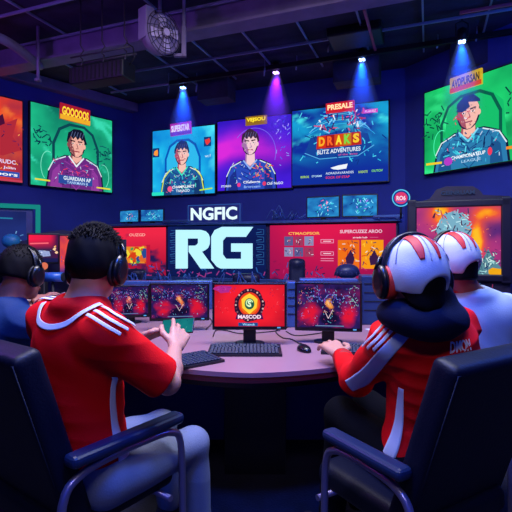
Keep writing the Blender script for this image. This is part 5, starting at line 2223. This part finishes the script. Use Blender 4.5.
# cuff
for a in 'lr':
    E_, W_ = JB['el' + a], JB['wr' + a]
    f = Field(W_ - .12, W_ + .12, .004)
    dn = (W_ - E_) / np.linalg.norm(W_ - E_)
    e = E_ + (W_ - E_) * .80
    f.cone(e - dn * .02, e + dn * .016, .047, .044, .01)
    f.plane(e + dn * .028, dn, .003)
    f.cone(e - dn * .1, e + dn * .1, .033, .033, .002, 'sub')
    f.mesh('cuff', shB, mat('dark red cuff', '#a00d1a', .65), B['org'])

# ---------------------------------------------------------------- far left man in a navy shirt
JC = dict(head=V(-1.115, 2.15, 1.19), neck=V(-1.17, 2.11, 1.06), chest=V(-1.21, 2.10, .90), pelvis=V(-1.22, 2.08, .54),
          shl=V(-1.37, 2.20, .97), shr=V(-1.055, 2.03, .965), ell=V(-1.28, 2.42, .82), elr=V(-.985, 2.20, .80),
          wrl=V(-1.22, 2.46, .96), wrr=V(-1.095, 2.36, .985), hipl=V(-1.30, 2.15, .55), hipr=V(-1.13, 2.05, .55),
          knl=V(-1.12, 2.52, .56), knr=V(-.92, 2.43, .56), anl=V(-1.10, 2.56, .10), anr=V(-.90, 2.47, .10))


def hands_c(f):
    hand(f, JC['wrr'], V(-.65, .35, .6), V(-.4, .35, -.8), 1, [.4, .45, .5, .55], 1.15, .8, .6)
    hand(f, JC['wrl'], V(.5, .1, .75), V(.5, .3, -.7), -1, [.4, .45, .5, .55], 1.1, .8, .6)


C_ = person('person', JC, 'person in a dark navy shirt and black headset holding a game controller, far left', 30, 22, 12, m_skin2, False, hands=hands_c, vox=.007, hs=.97)
dress(C_, mat('navy shirt', '#123062', .7, bump=.12, bscale=180, spec=.2), m_darkp, 9, 'shirt')
hair_short(C_, m_hairA, 11, thick=.010, tuft=700, back=-.03, size=(.0017, .01))
face_parts(C_['root'], JC['head'], C_['Rh'], C_['s'], C_['org'], m_hairA)
headset(C_, 'black headset worn by the man in navy at far left', m_hs_black, m_hs_pad, m_hs_black, cup=.046, top=.14)
# controller
pc_ = P(31, 294, 2.42)
f = Field(pc_ - .13, pc_ + .13, .004)
Rc = frame(25, -50, -40)
f.rbox(pc_, (.055, .03, .016), Rc, .014, .01)
for q_ in (-1, 1):
    f.cone(pc_ + Rc @ V(q_ * .055, 0, 0), pc_ + Rc @ V(q_ * .07, -.06, -.01), .022, .015, .015)
t = empty('game_controller', tuple(pc_), 0, 'white and red game controller held up by the man in navy', 'controller')
f.mesh('shell', t, mat('white red controller', '#d8c8d0', .4), pc_)
b = MB()
for q_ in (-1, 1):
    p = pc_ + Rc @ V(q_ * .032, -.006 - .004 * q_, .0)
    b.cyl(tuple(p), tuple(p + Rc @ V(0, 0, .026)), .008, .011, 12)
b.build('thumb_stick', m_black, t, origin=pc_)
b = MB()
for k in range(4):
    a = k * PI / 2
    p = pc_ + Rc @ V(.05 + .009 * math.cos(a), .012 + .009 * math.sin(a), .016)
    b.sphere(tuple(p), .004, seg=8)
b.build('button', mat('red button', '#d81e3a', .4), t, origin=pc_)

# ---------------------------------------------------------------- right rear player in a white shirt and cap
JD = dict(head=V(.918, 2.10, 1.242), neck=V(1.01, 2.13, 1.10), chest=V(1.07, 2.15, .93), pelvis=V(1.08, 2.14, .545),
          shl=V(.91, 2.10, 1.0), shr=V(1.235, 2.25, 1.0), ell=V(.86, 2.36, .82), elr=V(1.22, 2.52, .82),
          wrl=V(.88, 2.60, .80), wrr=V(1.06, 2.66, .80), hipl=V(.99, 2.10, .55), hipr=V(1.16, 2.18, .55),
          knl=V(.84, 2.50, .57), knr=V(1.02, 2.60, .57), anl=V(.82, 2.54, .10), anr=V(1.0, 2.64, .10))


def hands_d(f):
    hand(f, JD['wrl'], V(-.1, .95, -.05), V(.05, -.05, -1), -1, [.2, .24, .28, .32], 1.05, 1.2, .4, lift=.1)
    hand(f, JD['wrr'], V(-.3, .9, -.05), V(-.05, .05, -1), 1, [.2, .24, .28, .3], 1.05, 1.2, .4, lift=.1)


D_ = person('person', JD, 'person in a pale blue white shirt and white striped cap, rear right', -25, -18, 10, m_skin2, False, hands=hands_d, vox=.007, hs=.98)
m_wsh = mat('pale blue white shirt', '#b4c8e4', .7, bump=.12, bscale=180)
shD = dress(D_, m_wsh, m_darkp, 13, 'shirt')
hair_short(D_, m_hairA, 15, thick=.006, tuft=0, back=-.09, nape=True)
face_parts(D_['root'], JD['head'], D_['Rh'], D_['s'], D_['org'], m_hairA)
cap_on(D_, .0045)
headset(D_, 'dark headset worn over the cap of the rear right player', m_hs_black, m_hs_pad, m_hs_black, top=.160, side=.106, cup=.044, yoff=.02)
N = JD['neck']
r, h, u = D_['r'], D_['h'], D_['u']
ca = []
for k in range(15):
    a = -.2 * PI + 1.4 * PI * k / 14
    ca.append(N - r * .09 * math.cos(a) - h * .095 * math.sin(a) + h * .015 - u * (.02))
ribbon(D_['shirt'], ca, .04, 'collar', shD, mat('red collar', '#b8142a', .6), D_['org'], off=.005, n=50, thick=.006, label='red collar')
# ================================================================== light and camera
w = bpy.data.worlds.new('world')
sc.world = w
w.use_nodes = True
bg = w.node_tree.nodes['Background']
bg.inputs['Color'].default_value = lin('#2a2f6a') + [1]
bg.inputs['Strength'].default_value = .12


def fill_panel(x, y, rz, sx, sy, power, colour, label, target=None, z=None, group='added fill light panels over the tables'):  # panel out of view, added only for its light
    z = z or CEIL - .16
    t = empty('added_light_panel', (x, y, z), rz, label, 'ceiling light')
    b = MB()
    b.box((0, 0, .05), (sx + .06, sy + .06, .06), bev=.01)
    b.build('housing', m_black2, t)
    b = MB()
    for a in (-.4, .4):
        b.tube([(sx * a, 0, .07), (sx * a, 0, CEIL - z)], .008, 6)
    b.build('hanger', m_black2, t)
    l = bpy.data.lights.new('panel', 'AREA')
    l.shape = 'RECTANGLE'
    l.size, l.size_y = sx, sy
    l.energy = power
    l.color = lin(colour)
    o = bpy.data.objects.new('fill_lamp', l)
    COL.objects.link(o)
    o.parent = t
    o.location = (0, 0, .0)
    if target is not None:
        dv = Vector(target) - Vector((x, y, z))
        o.rotation_euler = (Matrix.Rotation(-rz, 3, 'Z') @ dv.to_track_quat('-Z', 'Y').to_matrix()).to_euler()
    return t


fill_panel(.0, 2.1, 0, 1.2, .6, 115, '#f4ecff', 'added cool white fill panel over the main table')  # these three overhead panels are added as key light, outside the view
fill_panel(-1.2, 1.9, 0, .8, .4, 42, '#f0ecff', 'added cool fill panel over the left players')
fill_panel(1.3, 2.3, 0, .8, .4, 42, '#e0ecff', 'added cool fill panel over the right players')

fill_panel(.0, .75, 0, .7, .4, 110, '#2a66ff', 'added blue fill panel over the foreground chairs', z=3.4)  # added so the chair sides catch blue light
fill_panel(.0, -.5, 0, 1.0, .5, 26, '#f4e8ff', 'added pale fill panel behind the camera aisle', target=(0, 1.7, .9), z=3.2)  # added to brighten the players' backs from the camera side


def globe(x, y, z, r, colour, s, label):  # unseen glowing sphere, added to fill the room with coloured light
    t = empty('fill_globe', (x, y, z), 0, label, 'lamp')
    MB().sphere((0, 0, 0), r, seg=24).build('globe', emat('globe ' + colour, colour, s), t)
    MB().tube([(0, 0, r * .95), (0, 0, CEIL - z)], .012, 8).build('hanging_rod', m_black2, t)
    return t


globe(-3.0, 3.1, 3.0, .16, '#8a4ad8', 85, 'added violet fill globe near the left wall')
globe(3.2, 2.9, 2.9, .16, '#2468ff', 95, 'added blue fill globe near the right wall')
globe(.1, -1.5, 1.7, .14, '#3a50ff', 10, 'added indigo fill globe behind the players')  # added low so its light reaches under the table

cd = bpy.data.cameras.new('camera')
cam = bpy.data.objects.new('camera', cd)
COL.objects.link(cam)
cam.location = (0, 0, CAMZ)
cam.rotation_euler = (PI / 2, 0, 0)
cd.sensor_width = 36
cd.sensor_fit = 'HORIZONTAL'
cd.lens = 36 * F / 512
cd.shift_y = -(256 - HOR) / 512
cd.clip_start = .02
sc.camera = cam
sc.view_settings.view_transform = 'Standard'
sc.view_settings.look = 'None'
sc.view_settings.exposure = 0
sc.view_settings.gamma = 1
sc.view_settings.use_curve_mapping = False
sc.cycles.use_denoising = True
sc.cycles.max_bounces = 6
sc.cycles.volume_bounces = 0
sc.cycles.sample_clamp_indirect = 4
